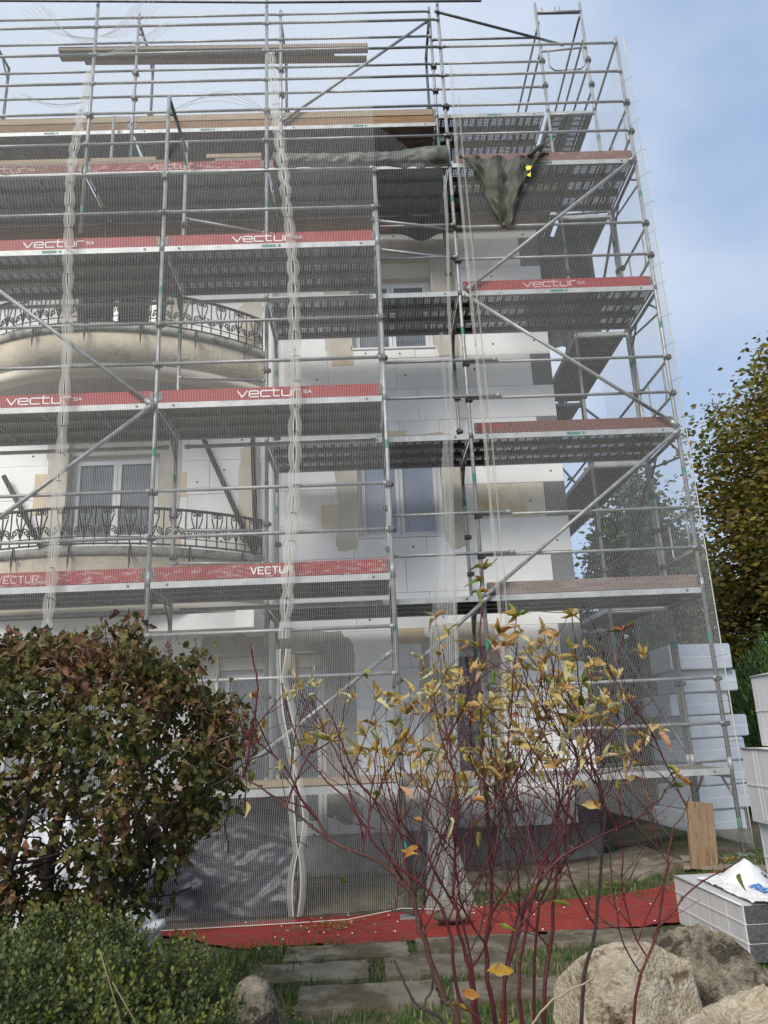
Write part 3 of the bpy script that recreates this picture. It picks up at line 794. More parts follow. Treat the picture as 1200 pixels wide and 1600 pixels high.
def toe(sc, x0, x1, y, z, mt, text=None, tx=0, tw=.1, paint='white_paint', h=.15, lab=None):
    t = MB()
    y0, y1 = y - .015, y + .015
    bv = .004
    t.add([(x0, y0 + bv, z), (x1, y0 + bv, z), (x1, y1, z), (x0, y1, z), (x0, y0 + bv, z + h), (x1, y0 + bv, z + h), (x1, y1, z + h), (x0, y1, z + h),
           (x0 + bv, y0, z + bv), (x1 - bv, y0, z + bv), (x1 - bv, y0, z + h - bv), (x0 + bv, y0, z + h - bv)],
          [(0, 3, 2, 1), (4, 5, 6, 7), (1, 2, 6, 5), (2, 3, 7, 6), (3, 0, 4, 7), (0, 1, 9, 8), (1, 5, 10, 9), (5, 4, 11, 10), (4, 0, 8, 11), (8, 9, 10, 11)])
    # steel end clips
    o = t.build('toe_board', M[mt], sc, label=lab)
    for xa in (x0 - .012, x1 - .03):
        c = MB(); c.box(xa, xa + .042, y0 - .004, y0 - .001, z + .02, z + h - .02); c.build('end_clip', M['coupler'], o)
    if text:
        l = MB(); xf = lambda px, pz: (px, y0 - .0015, pz)
        if text == 'vectur':
            e = write(l, 'vectur', tx, z + .036, .070, tw + .004, .026, .0145, xf)
            write(l, 'SA', e + .0, z + .062, .036, .036, .014, .007, xf)
        else:
            write(l, text, tx, z + .040, .068, tw + .004, .022, .012, xf)
        l.build('lettering', M[paint], o)
    return o
def rail(sc, x0, x1, y, z, r=.0192, mt='steel', y1=None, z1=None):
    y1 = y if y1 is None else y1; z1 = z if z1 is None else z1
    t = MB(); d = Vector((x1 - x0, y1 - y, z1 - z)); L_ = d.length; d.normalize()
    a = Vector((x0, y, z)); b = Vector((x1, y1, z1))
    t.tube([a, b], r, 10)
    t.tube([a, a + d * .06], r * 1.25, 10); t.tube([b - d * .06, b], r * 1.25, 10)
    return t.build('guard_rail', M[mt], sc)
def frame_transom(sc, x, y0, y1, z, mt='steel_dark'):
    t = MB()
    t.tube([(x, y0, z - .02), (x, y1, z - .02)], .024, 8)
    t.tube([(x, y0 + .02, z - .25), (x, y0 + .28, z - .03)], .015, 6)
    t.tube([(x, y1 - .02, z - .25), (x, y1 - .28, z - .03)], .015, 6)
    return t.build('transom', M[mt], sc)

FY, FY2 = 7.86, 8.78
front = thing('scaffold', 'front scaffold row with three red-edged decks standing before the round balconies', 'scaffold', (0, 0, 0))
BX = [-4.84, -2.27, 0.255]
FL = [1.12, 3.18, 5.18, 7.17]
standard(front, -2.27, FY, 0.02, 9.44, FL, base=True)
standard(front, -2.27, FY2, 0.02, 9.55, FL, base=True)
standard(front, 0.255, FY, 0.02, 8.29, FL, base=True)
standard(front, 0.255, FY2, 0.02, 8.35, FL, 'steel', base=True)
standard(front, -4.84, FY, 0.02, 9.44, FL, base=True); standard(front, -4.84, FY2, 0.02, 9.44, FL, base=True)
for x in BX:
    for lv in FL: frame_transom(front, x, FY, FY2, lv)
frame_transom(front, -2.27, FY, FY2, 9.43)
for i in (0, 1):
    x0, x1 = BX[i], BX[i + 1]
    for lv, st in ((1.12, 'plain'), (3.18, 'plain'), (5.18, 'plain'), (7.17, 'perf')):
        deck(front, x0, x1, FY - .02, 3, lv, st, pw=.31, stickers=(lv > 5.5))
    for lv in (2.25 - .54, 3.18, 5.18, 7.17):
        for dz in (.54, 1.05):
            if lv == 7.17 and dz == 1.05:
                rail(front, x0, x1, FY - .03, lv + dz + .04)
            else: rail(front, x0, x1, FY - .03, lv + dz + (-.02 if lv < 3 else 0) - (0.04 if lv < 2 and dz > 1 else 0))
        if lv > 3: rail(front, x0 + .1, x1 - .1, FY2 + .03, lv - .075, .024)
tb = [('red', 'vectur', -3.89, 'red', 'vectur', -1.45), ('red', 'vectur', -3.90, 'red', 'vectur', -1.37), ('red_worn', 'VECTUR', -3.82, 'red_worn', 'VECTUR', -1.21)]
for lv, t_ in zip((7.17, 5.18, 3.18), tb):
    wd = .098 if t_[1] == 'vectur' else .048
    toe(front, -4.80, -2.31, FY, lv + .075, t_[0], t_[1], t_[2], wd, 'white_paint' if lv > 4 else 'pale_paint')
    toe(front, -2.23, .215, FY, lv + .075, t_[3], t_[4], t_[5], wd, 'white_paint', lab='worn red toe board' if lv < 4 else None)
def brace(sc, a, b, mt='steel', r=.0235):
    t = MB(); t.tube([a, b], r, 10)
    va, vb = Vector(a), Vector(b); d = (vb - va).normalized()
    t.tube([va - d * .03, va + d * .09], r * 1.3, 8); t.tube([vb - d * .09, vb + d * .03], r * 1.3, 8)
    return t.build('diagonal_brace', M[mt], sc)
brace(front, (-4.80, FY - .06, 7.28), (-2.30, FY - .06, 5.22))
brace(front, (-2.30, FY - .06, 5.20), (-4.80, FY - .06, 3.22))
brace(front, (-1.55, FY + .15, 1.2), (0.2, FY + .15, 2.45))
# balcony-level inner rails of the front row
rail(front, -2.27, -1.2, FY2 + .02, 8.35, y1=8.96, z1=8.2)
for z_ in (6.02, 4.05, 3.65): rail(front, -2.27, -1.2, FY2, z_, y1=8.96)

MY, MY2 = 8.96, 10.02
main = thing('scaffold', 'main scaffold row along the white facade, from the round balconies to the right corner', 'scaffold', (0, 0, 0))
MX = [-1.20, 1.345, 3.95]
ML = [1.06, 3.09, 5.12, 7.14, 9.16]
standard(main, -1.20, MY, 0.02, 12.25, ML, base=True); standard(main, -1.20, MY2, 0.02, 9.2, ML, base=True)
standard(main, 1.345, MY, 0.02, 12.3, ML, base=True); standard(main, 1.345, MY2, 0.02, 9.2, ML, base=True)
standard(main, 3.95, MY, 0.24, 11.40, ML, base=True); standard(main, 3.95, MY2, 0.24, 9.4, ML, base=True)
standard(main, -3.70, MY, 8.30, 12.3, ML[4:]); standard(main, -3.75, MY2, 8.9, 11.2, ML[4:])
standard(main, -6.27, MY, 8.30, 12.3, ML[4:])
for x in MX:
    for lv in ML: frame_transom(main, x, MY, MY2, lv)
frame_transom(main, -3.70, MY, MY2, 9.16)
BAY = [(-6.27, -3.70), (-3.70, -1.20), (-1.20, 1.345), (1.345, 3.95)]
styles = {1.06: 'plain', 3.09: 'steel', 5.12: 'perf', 7.14: 'perf', 9.16: 'perf'}
for bi, (x0, x1) in enumerate(BAY):
    for lv in ML:
        if bi < 2 and lv < 9: continue
        if bi == 3 and lv < 2: deck(main, x0, x1, MY - .02, 3, lv, 'plain', pw=.335, stickers=False); continue
        deck(main, x0, x1, MY - .02, 3, lv, 'steel' if (lv > 9 and bi < 3) else styles[lv], pw=.335, stickers=(lv > 4))
for lv in ML:
    for dz in (.55, 1.05):
        rail(main, 1.345, 3.95, MY - .03, lv + dz)
        if 3 < lv < 9: rail(main, .255, 1.75 if lv < 6 else 1.345, MY - .06, lv + dz + .02)
for z_ in (9.70, 10.22, 10.75, 11.27, 11.78):
    rail(main, -6.27, -3.7, MY - .03, z_); rail(main, -3.7, -1.2, MY - .03, z_); rail(main, -1.2, 1.345, MY - .03, z_)
rail(main, 1.345, 3.95, MY - .03, 11.27); rail(main, 1.345, 3.95, MY - .03, 10.75)
t = MB(); t.tube([(-6.3, MY - .06, 12.32), (-3.4, MY - .06, 12.22), (-1.2, MY - .06, 12.14), (2.0, MY - .06, 12.08)], .017, 8)
t.build('guard_rail', M['steel_dark'], main)
rail(main, 1.30, 3.48, MY - .06, 11.90, .02, 'steel_dark', y1=MY + .9, z1=12.25)
# couplers and stub on the (0.255) gap: short tubes linking both rows
rail(main, .27, 1.345, FY2, 8.22, .021, y1=MY, z1=8.18); rail(main, .27, 1.345, FY2, 7.78, .021, y1=MY, z1=7.72)
toe(main, 1.40, 3.90, MY, 7.215, 'red', 'vectur', 2.20, .098, 'pale_paint', lab='red toe board with faded lettering')
toe(main, 1.40, 3.90, MY, 5.195, 'red_brown', lab='weathered brown-red toe board')
toe(main, 1.40, 3.92, MY, 3.165, 'grey_wood', lab='greyed wooden toe board')
toe(main, 1.40, 3.90, MY, 9.235, 'red_old', lab='bleached red toe board')
toe(main, -1.15, 1.30, MY, 9.235, 'orange_red', lab='orange-red toe board half covered by a tarpaulin')
toe(main, -3.65, -1.25, MY, 9.235, 'red_worn', 'vectur', -2.83, .085, 'pale_paint')
toe(main, -6.2, -3.75, MY, 9.235, 'red_old', 'vectur', -5.2, .098, 'pale_paint')
brace(main, (1.45, MY - .07, 7.22), (3.90, MY - .07, 9.20))
brace(main, (1.42, MY - .07, 7.12), (3.92, MY - .07, 5.20))
brace(main, (3.92, MY - .07, 5.12), (1.38, MY - .07, 3.16))
brace(main, (1.38, MY - .07, 3.12), (0.62, MY + .0, 2.50))
# end guards on the gable side with drop loops
for lv in ML[1:] :
    t = MB()
    for dz in (.55, 1.05): t.tube([(3.99, MY, lv + dz), (3.99, MY2, lv + dz)], .019, 8)
    lp = [(3.99, MY + .25, lv + 1.05), (3.99, MY + .25, lv + .62), (3.99, MY + .32, lv + .55)]
    lp += [(3.99, MY2 - .32, lv + .55), (3.99, MY2 - .25, lv + .62), (3.99, MY2 - .25, lv + 1.05)]
    t.tube(lp, .013, 8)
    t.build('end_guard', M['steel'], main)
    tubepart('diagonal_brace', (3.97, MY2 + .02, lv - .1), (3.97, MY + .02, lv - 1.1 + .8), .015, M['steel_dark'], main, 6)

# upper scaffold above the eaves
TY, TY2 = 10.17, 11.05
top = thing('scaffold', 'upper scaffold with open guard rails standing above the eaves against the sky', 'scaffold', (0, 0, 0))
TX = [-6.05, -3.50, -1.13, 1.38]
for x in TX:
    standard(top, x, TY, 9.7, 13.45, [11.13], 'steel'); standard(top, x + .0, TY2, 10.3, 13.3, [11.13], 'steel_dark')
    frame_transom(top, x, TY, TY2, 13.3); frame_transom(top, x, TY, TY2, 11.13)
for i in range(3):
    x0, x1 = TX[i], TX[i + 1]
    deck(top, x0, x1, TY - .02, 3, 10.98, 'steel')
    for z_ in (11.70, 12.22, 12.80, 13.33):
        rail(top, x0, x1, TY - .03, z_)
    toe(top, x0 + .04, x1 - .04, TY, 11.06, 'timber_brown', h=.14)
    toe(top, x0 + .04, x1 - .04, TY - .01, 11.205, 'timber', h=.12, lab='raw timber toe board')
deck(top, 1.38, 3.15, TY - .02, 3, 11.13, 'perf')
for z_ in (11.70, 12.22, 12.72): rail(top, 1.38, 3.16, TY - .03, z_, z1=z_ - .0)
brace(top, (-1.08, TY - .07, 11.12), (1.36, TY - .07, 13.10))
# gable scaffold
gab = thing('scaffold', 'narrow scaffold running back along the gable wall on the right, ladder frame at its top', 'scaffold', (0, 0, 0))
GY = [10.10, 12.65, 15.2, 17.75]
GL_ = [1.06, 3.09, 5.12, 7.14, 9.16, 11.13]
for j, y in enumerate(GY):
    zt_ = 13.40 if j == 0 else 12.3
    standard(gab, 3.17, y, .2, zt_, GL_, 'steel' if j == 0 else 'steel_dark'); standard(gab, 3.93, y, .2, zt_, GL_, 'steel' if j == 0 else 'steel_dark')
    for lv in GL_:
        tubepart('transom', (3.17, y, lv - .03), (3.93, y, lv - .03), .022, M['steel'] if j == 0 else M['steel_dark'], gab, 8)
t = MB(); t.tube([(3.17, GY[0], 13.2), (3.93, GY[0], 13.2)], .03, 8)
for x in (3.28, 3.5, 3.58): t.tube([(x, GY[0], 13.2), (x, GY[0], 13.32)], .01, 6)
t.build('transom', M['steel'], gab)
for j in range(3):
    y0, y1 = GY[j], GY[j + 1]
    for lv in GL_[1:]:
        deck(gab, y0, y1, 3.20, 2, lv, 'perf' if lv > 10 else 'steel', axis='y', pw=.35, stickers=False)
        for dz in (.55, 1.05):
            t = MB(); t.tube([(3.97, y0, lv + dz), (3.97, y1, lv + dz)], .019, 8); t.build('guard_rail', M['steel_dark'], gab)
    for lv in (1.06, 5.12, 9.16):
        tubepart('diagonal_brace', (3.98, y0, lv + .1), (3.98, y1, lv + 1.95), .022, M['steel_dark'], gab, 8)
    for lv in (3.09, 7.14):
        tubepart('diagonal_brace', (3.98, y1, lv + .1), (3.98, y0, lv + 1.95), .022, M['steel_dark'], gab, 8)
t = MB()                                                   # U shaped end guard on the top frame
t.tube([(3.17, GY[0] - .03, 12.35), (3.93, GY[0] - .03, 12.42)], .019, 8)
t.tube([(3.28, GY[0] - .04, 12.36), (3.28, GY[0] - .04, 12.02), (3.36, GY[0] - .04, 11.94), (3.78, GY[0] - .04, 11.96), (3.86, GY[0] - .04, 12.04), (3.86, GY[0] - .04, 12.4)], .014, 8)
t.build('end_guard', M['steel'], gab)
for (z0_, z1_) in ((13.1, 13.1), (12.6, 12.6)):
    tubepart('guard_rail', (3.90, GY[0], z0_), (3.97, GY[1], z1_), .019, M['steel_dark'], gab, 8)
    tubepart('guard_rail', (3.2, GY[0], z0_ - .1), (3.2, GY[1], z1_ - .1), .019, M['steel_dark'], gab, 8)
tubepart('guard_rail', (3.93, GY[0], 11.18), (3.93, MY, 11.27), .02, M['steel'], gab, 8)

# ------------------------------------------------------------------ loose timber and tarpaulins on the scaffold
def beam(x0, x1, y, z, w_, h, mt, label, tilt=0.0, group=None, name='timber_beam', yaw_=0.0):
    t = MB(); L_ = x1 - x0
    bv = .003
    t.box(-L_ / 2, L_ / 2, -w_ / 2, w_ / 2, 0, h)
    o = t.build(name, mt, None, label=label, cat='timber beam', group=group)
    o.location = ((x0 + x1) / 2, y, z); o.rotation_euler = (0, tilt, yaw_); return o
beam(-4.80, .32, 10.24, 12.68, .14, .07, M['timber_grey'], 'longest grey plank laid high across the upper guard rails, lowest of the bundle', .012, 'planks across the upper rails')
beam(-4.85, -.25, 10.38, 12.75, .14, .05, M['timber'], 'pale plank on top of the plank bundle on the upper guard rails', .008, 'planks across the upper rails')
beam(-4.45, .30, 10.42, 12.66, .10, .06, M['timber'], 'plank at the back of the bundle, its right end sticking out past the others', .02, 'planks across the upper rails')
beam(-6.0, -2.75, 9.05, 9.46, .10, .07, M['timber'], 'upper pale beam above the faded red board at top left', .0, 'beams on the top left deck')
beam(-6.0, -2.55, 9.02, 9.388, .10, .06, M['timber_grey'], 'lower grey beam directly on the faded red board at top left', 0, 'beams on the top left deck')
beam(-2.05, -1.28, 9.05, 9.49, .10, .06, M['timber'], 'short pale beam left of the grey-green tarpaulin', .0, 'beams on the top left deck')
beam(-1.92, -1.28, 9.02, 9.388, .10, .06, M['timber_grey'], 'shorter lower beam beneath the short pale beam beside the tarpaulin', 0, 'beams on the top left deck')

def tarp_roll():
    def f(u, v):
        x = -1.10 + 2.42 * u
        a = v * pi * 1.15 - .2
        r = .075 + .03 * nz(u * 7, v * 2, 1) + .05 * sm(.72, .95, u) * sin(v * pi) + .03 * sm(.2, 0, u)
        y = 8.92 - sin(a) * (r * .85) + .02 * nz(u * 22, v * 5, 3) + .02 * (.5 - abs(nz(u * 9 + v * 2, v * 4 - u * 5, 6)))
        z = 9.36 + cos(a) * (r + .05 * sm(.6, 1., u)) - .06 * sm(.15, .5, u) * sm(.95, .7, u) * v + .015 * nz(u * 26, v * 7, 8)
        if v > .86: z -= .02 + .07 * (v - .86) / .14 * (1 + sin(u * 9)) * .5 * sm(0, .1, u)
        return (x, y, z)
    t = MB(); t.grid(f, 90, 22)
    return t.build('tarpaulin', M['tarp_grey'], None, label='grey-green tarpaulin bunched along the top deck over an orange-red board', cat='tarpaulin')
tarp_roll()
def tarp_hang():
    def f(u, v):
        x = 1.46 + 1.28 * u
        dep = .10 + 1.06 * (max(0, sin(pi * min(1, u ** .85))) ** 1.25)
        zz = 9.30 - .05 * sin(pi * u) - v * dep * (1 - .15 * sm(.6, 1, u))
        xx = x + (1.98 - x) * v * v * .38
        y = 8.86 - .04 * sin(v * pi) + .035 * sin(u * 26 + v * 3) * (1 - .3 * v) + .05 * nz(u * 6, v * 6, 2) - .06 * v + .03 * (.5 - abs(nz(u * 16 - v * 3, v * 1.5 + u * 2, 6))) + .012 * (.5 - abs(nz(u * 30 + v * 8, v * 5, 3)))
        return (xx + .02 * nz(u * 9, v * 9, 4), y, zz)
    t = MB(); t.grid(f, 70, 40)
    t.tube([(2.42, 8.80, 9.2), (2.56, 8.84, 9.36), (2.74, 8.9, 9.52)], [.03, .035, .025], 8)
    t.tube([(1.98, 8.78, 8.12), (1.985, 8.77, 8.05)], [.03, .02], 8)
    o = t.build('tarpaulin', M['tarp'], None, label='dark olive tarpaulin hanging in a pointed drape from the top deck', cat='tarpaulin')
    y = MB(); y.add([(2.36, 8.74, 8.92), (2.40, 8.73, 8.92), (2.43, 8.73, 8.98), (2.37, 8.74, 9.00), (2.34, 8.74, 8.97)], [(0, 1, 2, 3, 4)]); y.add([(2.35, 8.76, 8.86), (2.40, 8.75, 8.82), (2.41, 8.75, 8.9)], [(0, 1, 2)])
    y.build('yellow_tag', M['yellow'], o)
tarp_hang()
def tarp_back():
    def f(u, v):
        x = .42 + 1.3 * u
        dep = .42 * sin(pi * u ** .8)
        return (x, 9.9 + .03 * sin(u * 18), 9.12 - v * dep)
    t = MB(); t.grid(f, 40, 14)
    t.build('tarpaulin', M['tarp'], None, label='dark tarpaulin sagging below the top deck behind the middle bay', cat='tarpaulin')
tarp_back()
t = MB(); t.grid(lambda u, v: (2.88 + .86 * u + .015 * nz(u * 3, v * 3, 1), 10.55 + .03 * sin(u * 20) + .03 * nz(u * 4, v * 5, 2), 9.14 - 1.95 * v), 30, 30)
t.build('tarpaulin', mat('dark_grey_tarpaulin', (0.045, 0.047, 0.05), (0.07, 0.072, 0.075), 5, 0.6, 0, 0.5, 12), None, label='dark grey sheet closing the gable scaffold beside the highest grey corner blocks', cat='tarpaulin')

# ------------------------------------------------------------------ debris nets (real strands)
def poly(pts, z):
    """pts = [(x, y, z)] from top to bottom"""
    if z >= pts[0][2]: return pts[0][0], pts[0][1]
    for a, b in zip(pts[:-1], pts[1:]):
        if z >= b[2]:
            t = (a[2] - z) / (a[2] - b[2]); return a[0] + (b[0] - a[0]) * t, a[1] + (b[1] - a[1]) * t
    return pts[-1][0], pts[-1][1]
NZT = 12.15
def ybul(z): return 8.90 - 1.17 * sm(12.1, 9.3, z)
S0 = [(-5.9, 8.90, 12.15), (-5.9, 8.0, 9.6), (-5.9, 7.73, 9.0), (-5.9, 7.73, 0.0)]
S1 = [(-3.58, 8.90, 12.15), (-3.58, 8.8, 11.5), (-3.52, 8.25, 9.55), (-3.36, 7.73, 8.2), (-3.31, 7.73, 7.1), (-3.23, 7.73, 5.8), (-3.21, 7.73, 4.3), (-3.21, 7.73, 3.6), (-3.22, 7.73, 0.0)]
S2 = [(-1.17, 8.90, 12.15), (-1.12, 8.75, 11.3), (-.99, 8.2, 9.5), (-.81, 7.73, 7.9), (-.73, 7.73, 6.85), (-.72, 7.73, 5.4), (-.74, 7.73, 4.2), (-.81, 7.73, 3.25), (-.89, 7.73, 2.22), (-.80, 7.75, 1.67), (-.73, 7.75, .9), (-.78, 7.80, 0.06)]
S3a = [(.30, 8.9, 12.15), (.28, 8.2, 9.6), (.27, 7.75, 8.6), (.27, 7.75, 3.2), (.26, 7.78, 1.5), (.22, 7.95, .10)]
S3b = [(1.25, 8.9, 12.15), (1.25, 8.85, 9.6), (1.22, 8.74, 8.2), (1.10, 8.5, 6.0), (.98, 8.45, 4.0), (.93, 8.40, 2.5), (.80, 8.3, 1.2), (.60, 8.1, .05)]
S4a = [(1.47, 8.87, 12.0), (1.44, 8.86, 9.5), (1.46, 8.85, 7.5), (1.50, 8.85, 5.), (1.50, 8.85, 3.), (1.50, 8.86, 1.2), (1.52, 8.9, .5)]
S4b = [(4.00, 8.87, 11.35), (4.00, 8.87, 9.5), (4.01, 8.86, 5.), (4.01, 8.86, .3)]
S5b = [(4.06, 11.8, 11.35), (4.06, 11.8, .2)]
def net(A, B, zt, zb, label, sx=.0175, sz=.0125, wv=.0021, wh=.0005, seed=0, zbB=None, amp=.035, ztB=None):
    zbB = zb if zbB is None else zbB; ztB = zt if ztB is None else ztB
    def P(u, v):
        za = zt + (zb - zt) * v; zb_ = ztB + (zbB - ztB) * v
        xa, ya = poly(A, za); xb, yb = poly(B, zb_)
        x = xa + (xb - xa) * u; y = ya + (yb - ya) * u; z = za + (zb_ - za) * u
        k = min(1, u * 6) * min(1, (1 - u) * 6)
        d = amp * (nz(u * 3, v * 4, seed) + .5 * nz(u * 9, v * 2, seed + 4)) * k
        return Vector((x + d * .4, y + d, z))
    Wd = (P(.999, .5) - P(.001, .5)).length; Ht = zt - zb
    nv = int(Wd / sx); nh = int(Ht / sz)
    t = MB()
    segs = 44
    for i in range(nv + 1):
        u = i / nv; o = len(t.v); e = wv / 2 / Wd
        for j in range(segs + 1):
            v = j / segs
            t.v.append(tuple(P(max(0, u - e), v))); t.v.append(tuple(P(min(1, u + e), v)))
        for j in range(segs):
            a = o + 2 * j; t.f.append((a, a + 1, a + 3, a + 2)); t.m.append(0); t.sm.append(True)
    hs = max(6, int(Wd / .12))
    for i in range(nh + 1):
        v = i / nh; o = len(t.v); e = wh / 2 / Ht
        for j in range(hs + 1):
            u = j / hs
            t.v.append(tuple(P(u, v - e) + Vector((0, -.001, 0)))); t.v.append(tuple(P(u, v + e) + Vector((0, -.001, 0))))
        for j in range(hs):
            a = o + 2 * j; t.f.append((a, a + 1, a + 3, a + 2)); t.m.append(0); t.sm.append(True)
    ob = t.build('debris_net', M['net'], None, label=label, cat='net')
    return ob, P
n1, P1 = net(S0, S1, 12.1, .02, 'leftmost panel of white debris netting, left of the first tied seam', seed=1)
n2, P2 = net(S1, S2, 12.1, .02, 'white debris netting between the two tied seams, over the round balconies', seed=2)
n3, P3 = net(S2, S3a, 11.9, .08, 'white debris netting right of the long seam, in front of the middle windows', seed=3)
n3b, P3b = net(S3a, S3b, 9.0, .10, 'loose sheer net flap turning back beside the middle bay', seed=4, zbB=.05, amp=.05, sx=.024, sz=.034)
n4, P4 = net(S4a, S4b, 11.3, 1.0, 'debris netting over the right bay up to the house corner', seed=5, sx=.019, wv=.0019, wh=.0006, zbB=.35)
n5, P5 = net(S4b, S5b, 11.2, .32, 'debris netting wrapping round the corner along the gable', seed=6, sx=.020, wv=.0020, wh=.0008, amp=.05)

def hem(parent, pts_fn, z0, z1, scal=.30, open_=0.010, seed=0, band=.055, tape=.011, ties=True, name='seam_hem'):
    """two net edges laced together: a doubled strip of fine mesh on each side, a narrow tape, wire ties"""
    n = int((z0 - z1) / .02)
    t = MB()
    def prof(z):
        return abs(sin(pi * (z + .1 * sin(z * 1.7)) / scal)) * (1 + .5 * nz(z, seed, 0, 1.3))
    for sg in (-1, 1):
        o = len(t.v)
        for i in range(n + 1):
            z = z0 + (z1 - z0) * i / n; x, y = pts_fn(z); s_ = prof(z)
            a0 = x + sg * (open_ * s_ + .002); a1 = a0 + sg * band * (.75 + .3 * s_ + .25 * nz(z, seed + sg, 0, 2.1))
            t.v.append((a0, y - .012, z)); t.v.append(((a0 + a1) / 2, y - .030 + .008 * nz(z, sg, 3, 5), z)); t.v.append((a1, y - .010, z))
        for i in range(n):
            for q in (0, 1):
                a = o + 3 * i + q; t.f.append((a, a + 1, a + 4, a + 3)); t.m.append(0); t.sm.append(True)
    t.build('doubled_edge', M['net_double'], parent)
    t = MB()
    for sg in (-1, 1):
        o = len(t.v)
        for i in range(n + 1):
            z = z0 + (z1 - z0) * i / n; x, y = pts_fn(z); s_ = prof(z)
            a0 = x + sg * open_ * s_; a1 = a0 + sg * tape * (.6 + .5 * s_)
            t.v.append((a0, y - .018, z)); t.v.append(((a0 + a1) / 2, y - .022 - .004 * s_, z)); t.v.append((a1, y - .016, z))
        for i in range(n):
            for q in (0, 1):
                a = o + 3 * i + q; t.f.append((a, a + 1, a + 4, a + 3)); t.m.append(0); t.sm.append(True)
    t.build(name, M['net_hem'], parent)
    if ties:
        k = int(z1 / scal) + 1
        while k * scal < z0:
            z = k * scal; x, y = pts_fn(z)
            if R() < .8:
                q = MB(); q.tube([(x - .02, y - .03, z), (x + .02, y - .034, z + .004), (x + U(.03, .09), y - .05, z - U(0, .06))], .0030, 4)
                q.build('tie', M['tie'], parent)
            k += 1
hem(n2, lambda z: poly(S1, z), 10.6, .6, .31, .006, 3)
hem(n3, lambda z: poly(S2, z), 10.9, 2.6, .30, .010, 5)
hem(n3, lambda z: poly(S2, z), 2.5, .08, .72, .030, 6, tape=.014)
hem(n3b, lambda z: poly(S3b, z), 8.9, .1, .9, .002, 7, band=.02, tape=.003, ties=False)
hem(n4, lambda z: poly(S4a, z), 10.9, 1.1, .9, .002, 8, band=.02, tape=.003, ties=False)
hem(n4, lambda z: (poly(S4a, z)[0] + .085, poly(S4a, z)[1]), 10.3, 1.5, .9, .002, 9, band=.01, tape=.001, ties=False)
def gather(parent, a, b, n, w0, w1, sag):
    t = MB(); a, b = Vector(a), Vector(b)
    for q in range(n):
        f_ = q / (n - 1) - .5; pts = []
        for i in range(15):
            k = i / 14; p = a.lerp(b, k) + Vector((f_ * (w0 + (w1 - w0) * k), -.01 - .02 * abs(f_), -sag * sin(pi * k) * (1 + .5 * f_) - abs(f_) * (w0 + (w1 - w0) * k) * .8))
            pts.append(p)
        t.tube(pts, .0028, 3, cap=False)
    t.build('gathered_fold', M['net'], parent)
gather(n1, (-4.55, 8.88, 12.2), (-3.62, 8.82, 11.45), 9, .45, .05, .22)
gather(n2, (-2.95, 8.88, 12.25), (-3.60, 8.82, 11.48), 9, .40, .05, .20)
gather(n2, (-2.6, 8.80, 11.7), (-3.55, 8.75, 11.05), 6, .2, .03, .12)
gather(n2, (-2.3, 8.1, 9.45), (-1.02, 8.15, 9.35), 4, .16, .03, -.30)
gather(n1, (-4.3, 8.2, 9.9), (-3.5, 8.2, 9.7), 4, .2, .03, .10)
# gathered folds of the loose flap
fo, _ = net([(1.02, 8.38, 9), (.96, 8.36, 5.2), (.78, 8.33, 3.6), (.62, 8.3, 2.5), (.62, 8.3, 2.2)], [(1.06, 8.38, 9), (1.0, 8.36, 5.2), (.94, 8.33, 3.6), (.92, 8.3, 2.5), (.90, 8.3, 2.2)], 6.3, 2.3,
            'narrow doubled fold of sheer net hanging beside the middle windows', sx=.007, sz=.012, seed=9, amp=.02)
fo2, _ = net([(.42, 7.95, 1.6), (.50, 7.9, .9), (.42, 7.9, .05)], [(.55, 8.0, 1.6), (.66, 7.95, .9), (.92, 7.95, .0)], 1.5, .02,
             'white net end trailing to the ground at the red carpet', sx=.006, sz=.010, seed=10, amp=.06)
# bottom hem over the carpet
t = MB()
t.tube([(-3.2, 7.70, .02), (-1.9, 7.74, .03), (-.78, 7.78, .03), (-.3, 7.72, .05), (.2, 7.82, .10), (.55, 7.9, .06), (.9, 7.85, .02)], .0045, 6)
t.build('bottom_hem', M['net_hem'], n3)
t = MB(); t.tube([(4.01, 8.84, .3 + i * .5) for i in range(23)], .007, 6); t.build('corner_hem', M['net_hem'], n5)
for i in range(24):
    t = MB(); z = .5 + i * .44 + U(-.1, .1)
    t.tube([(3.93, 8.93, z), (4.03, 8.83, z + .01), (4.0 + U(.04, .08), 8.82, z + U(-.01, .02))], .0025, 4)
    t.build('tie', M['tie'], n5)

# ------------------------------------------------------------------ things at the foot of the wall
def plasticsheet():
    def f(u, v):
        x = -2.25 + 1.45 * u; z = 1.10 - 1.07 * v
        y = 8.25 - .12 * v + .05 * nz(u * 5, v * 5, 3) + .035 * abs(nz(u * 9 + v * 7, v * 6 - u * 5, 6)) - .03 * abs(nz(u * 4 - v * 8, v * 3, 9))
        return (x + .05 * nz(u * 3, v * 3, 8), y, z + (.04 * nz(u * 5, 0, 1) if v < .05 else 0))
    t = MB(); t.grid(f, 70, 60)
    t.build('plastic_sheet', M['plastic_dark'], None, label='wrinkled dark blue-grey plastic sheet hung low behind the net, left of the seam', cat='plastic sheet')
plasticsheet()
def plank2():
    t = MB(); t.box(-4.8, 1.3, 8.05, 8.35, 1.19, 1.25)
    t.build('scaffold_plank', M['timber'], None, label='long pale plank lying low across the front scaffold behind the net', cat='plank')
plank2()
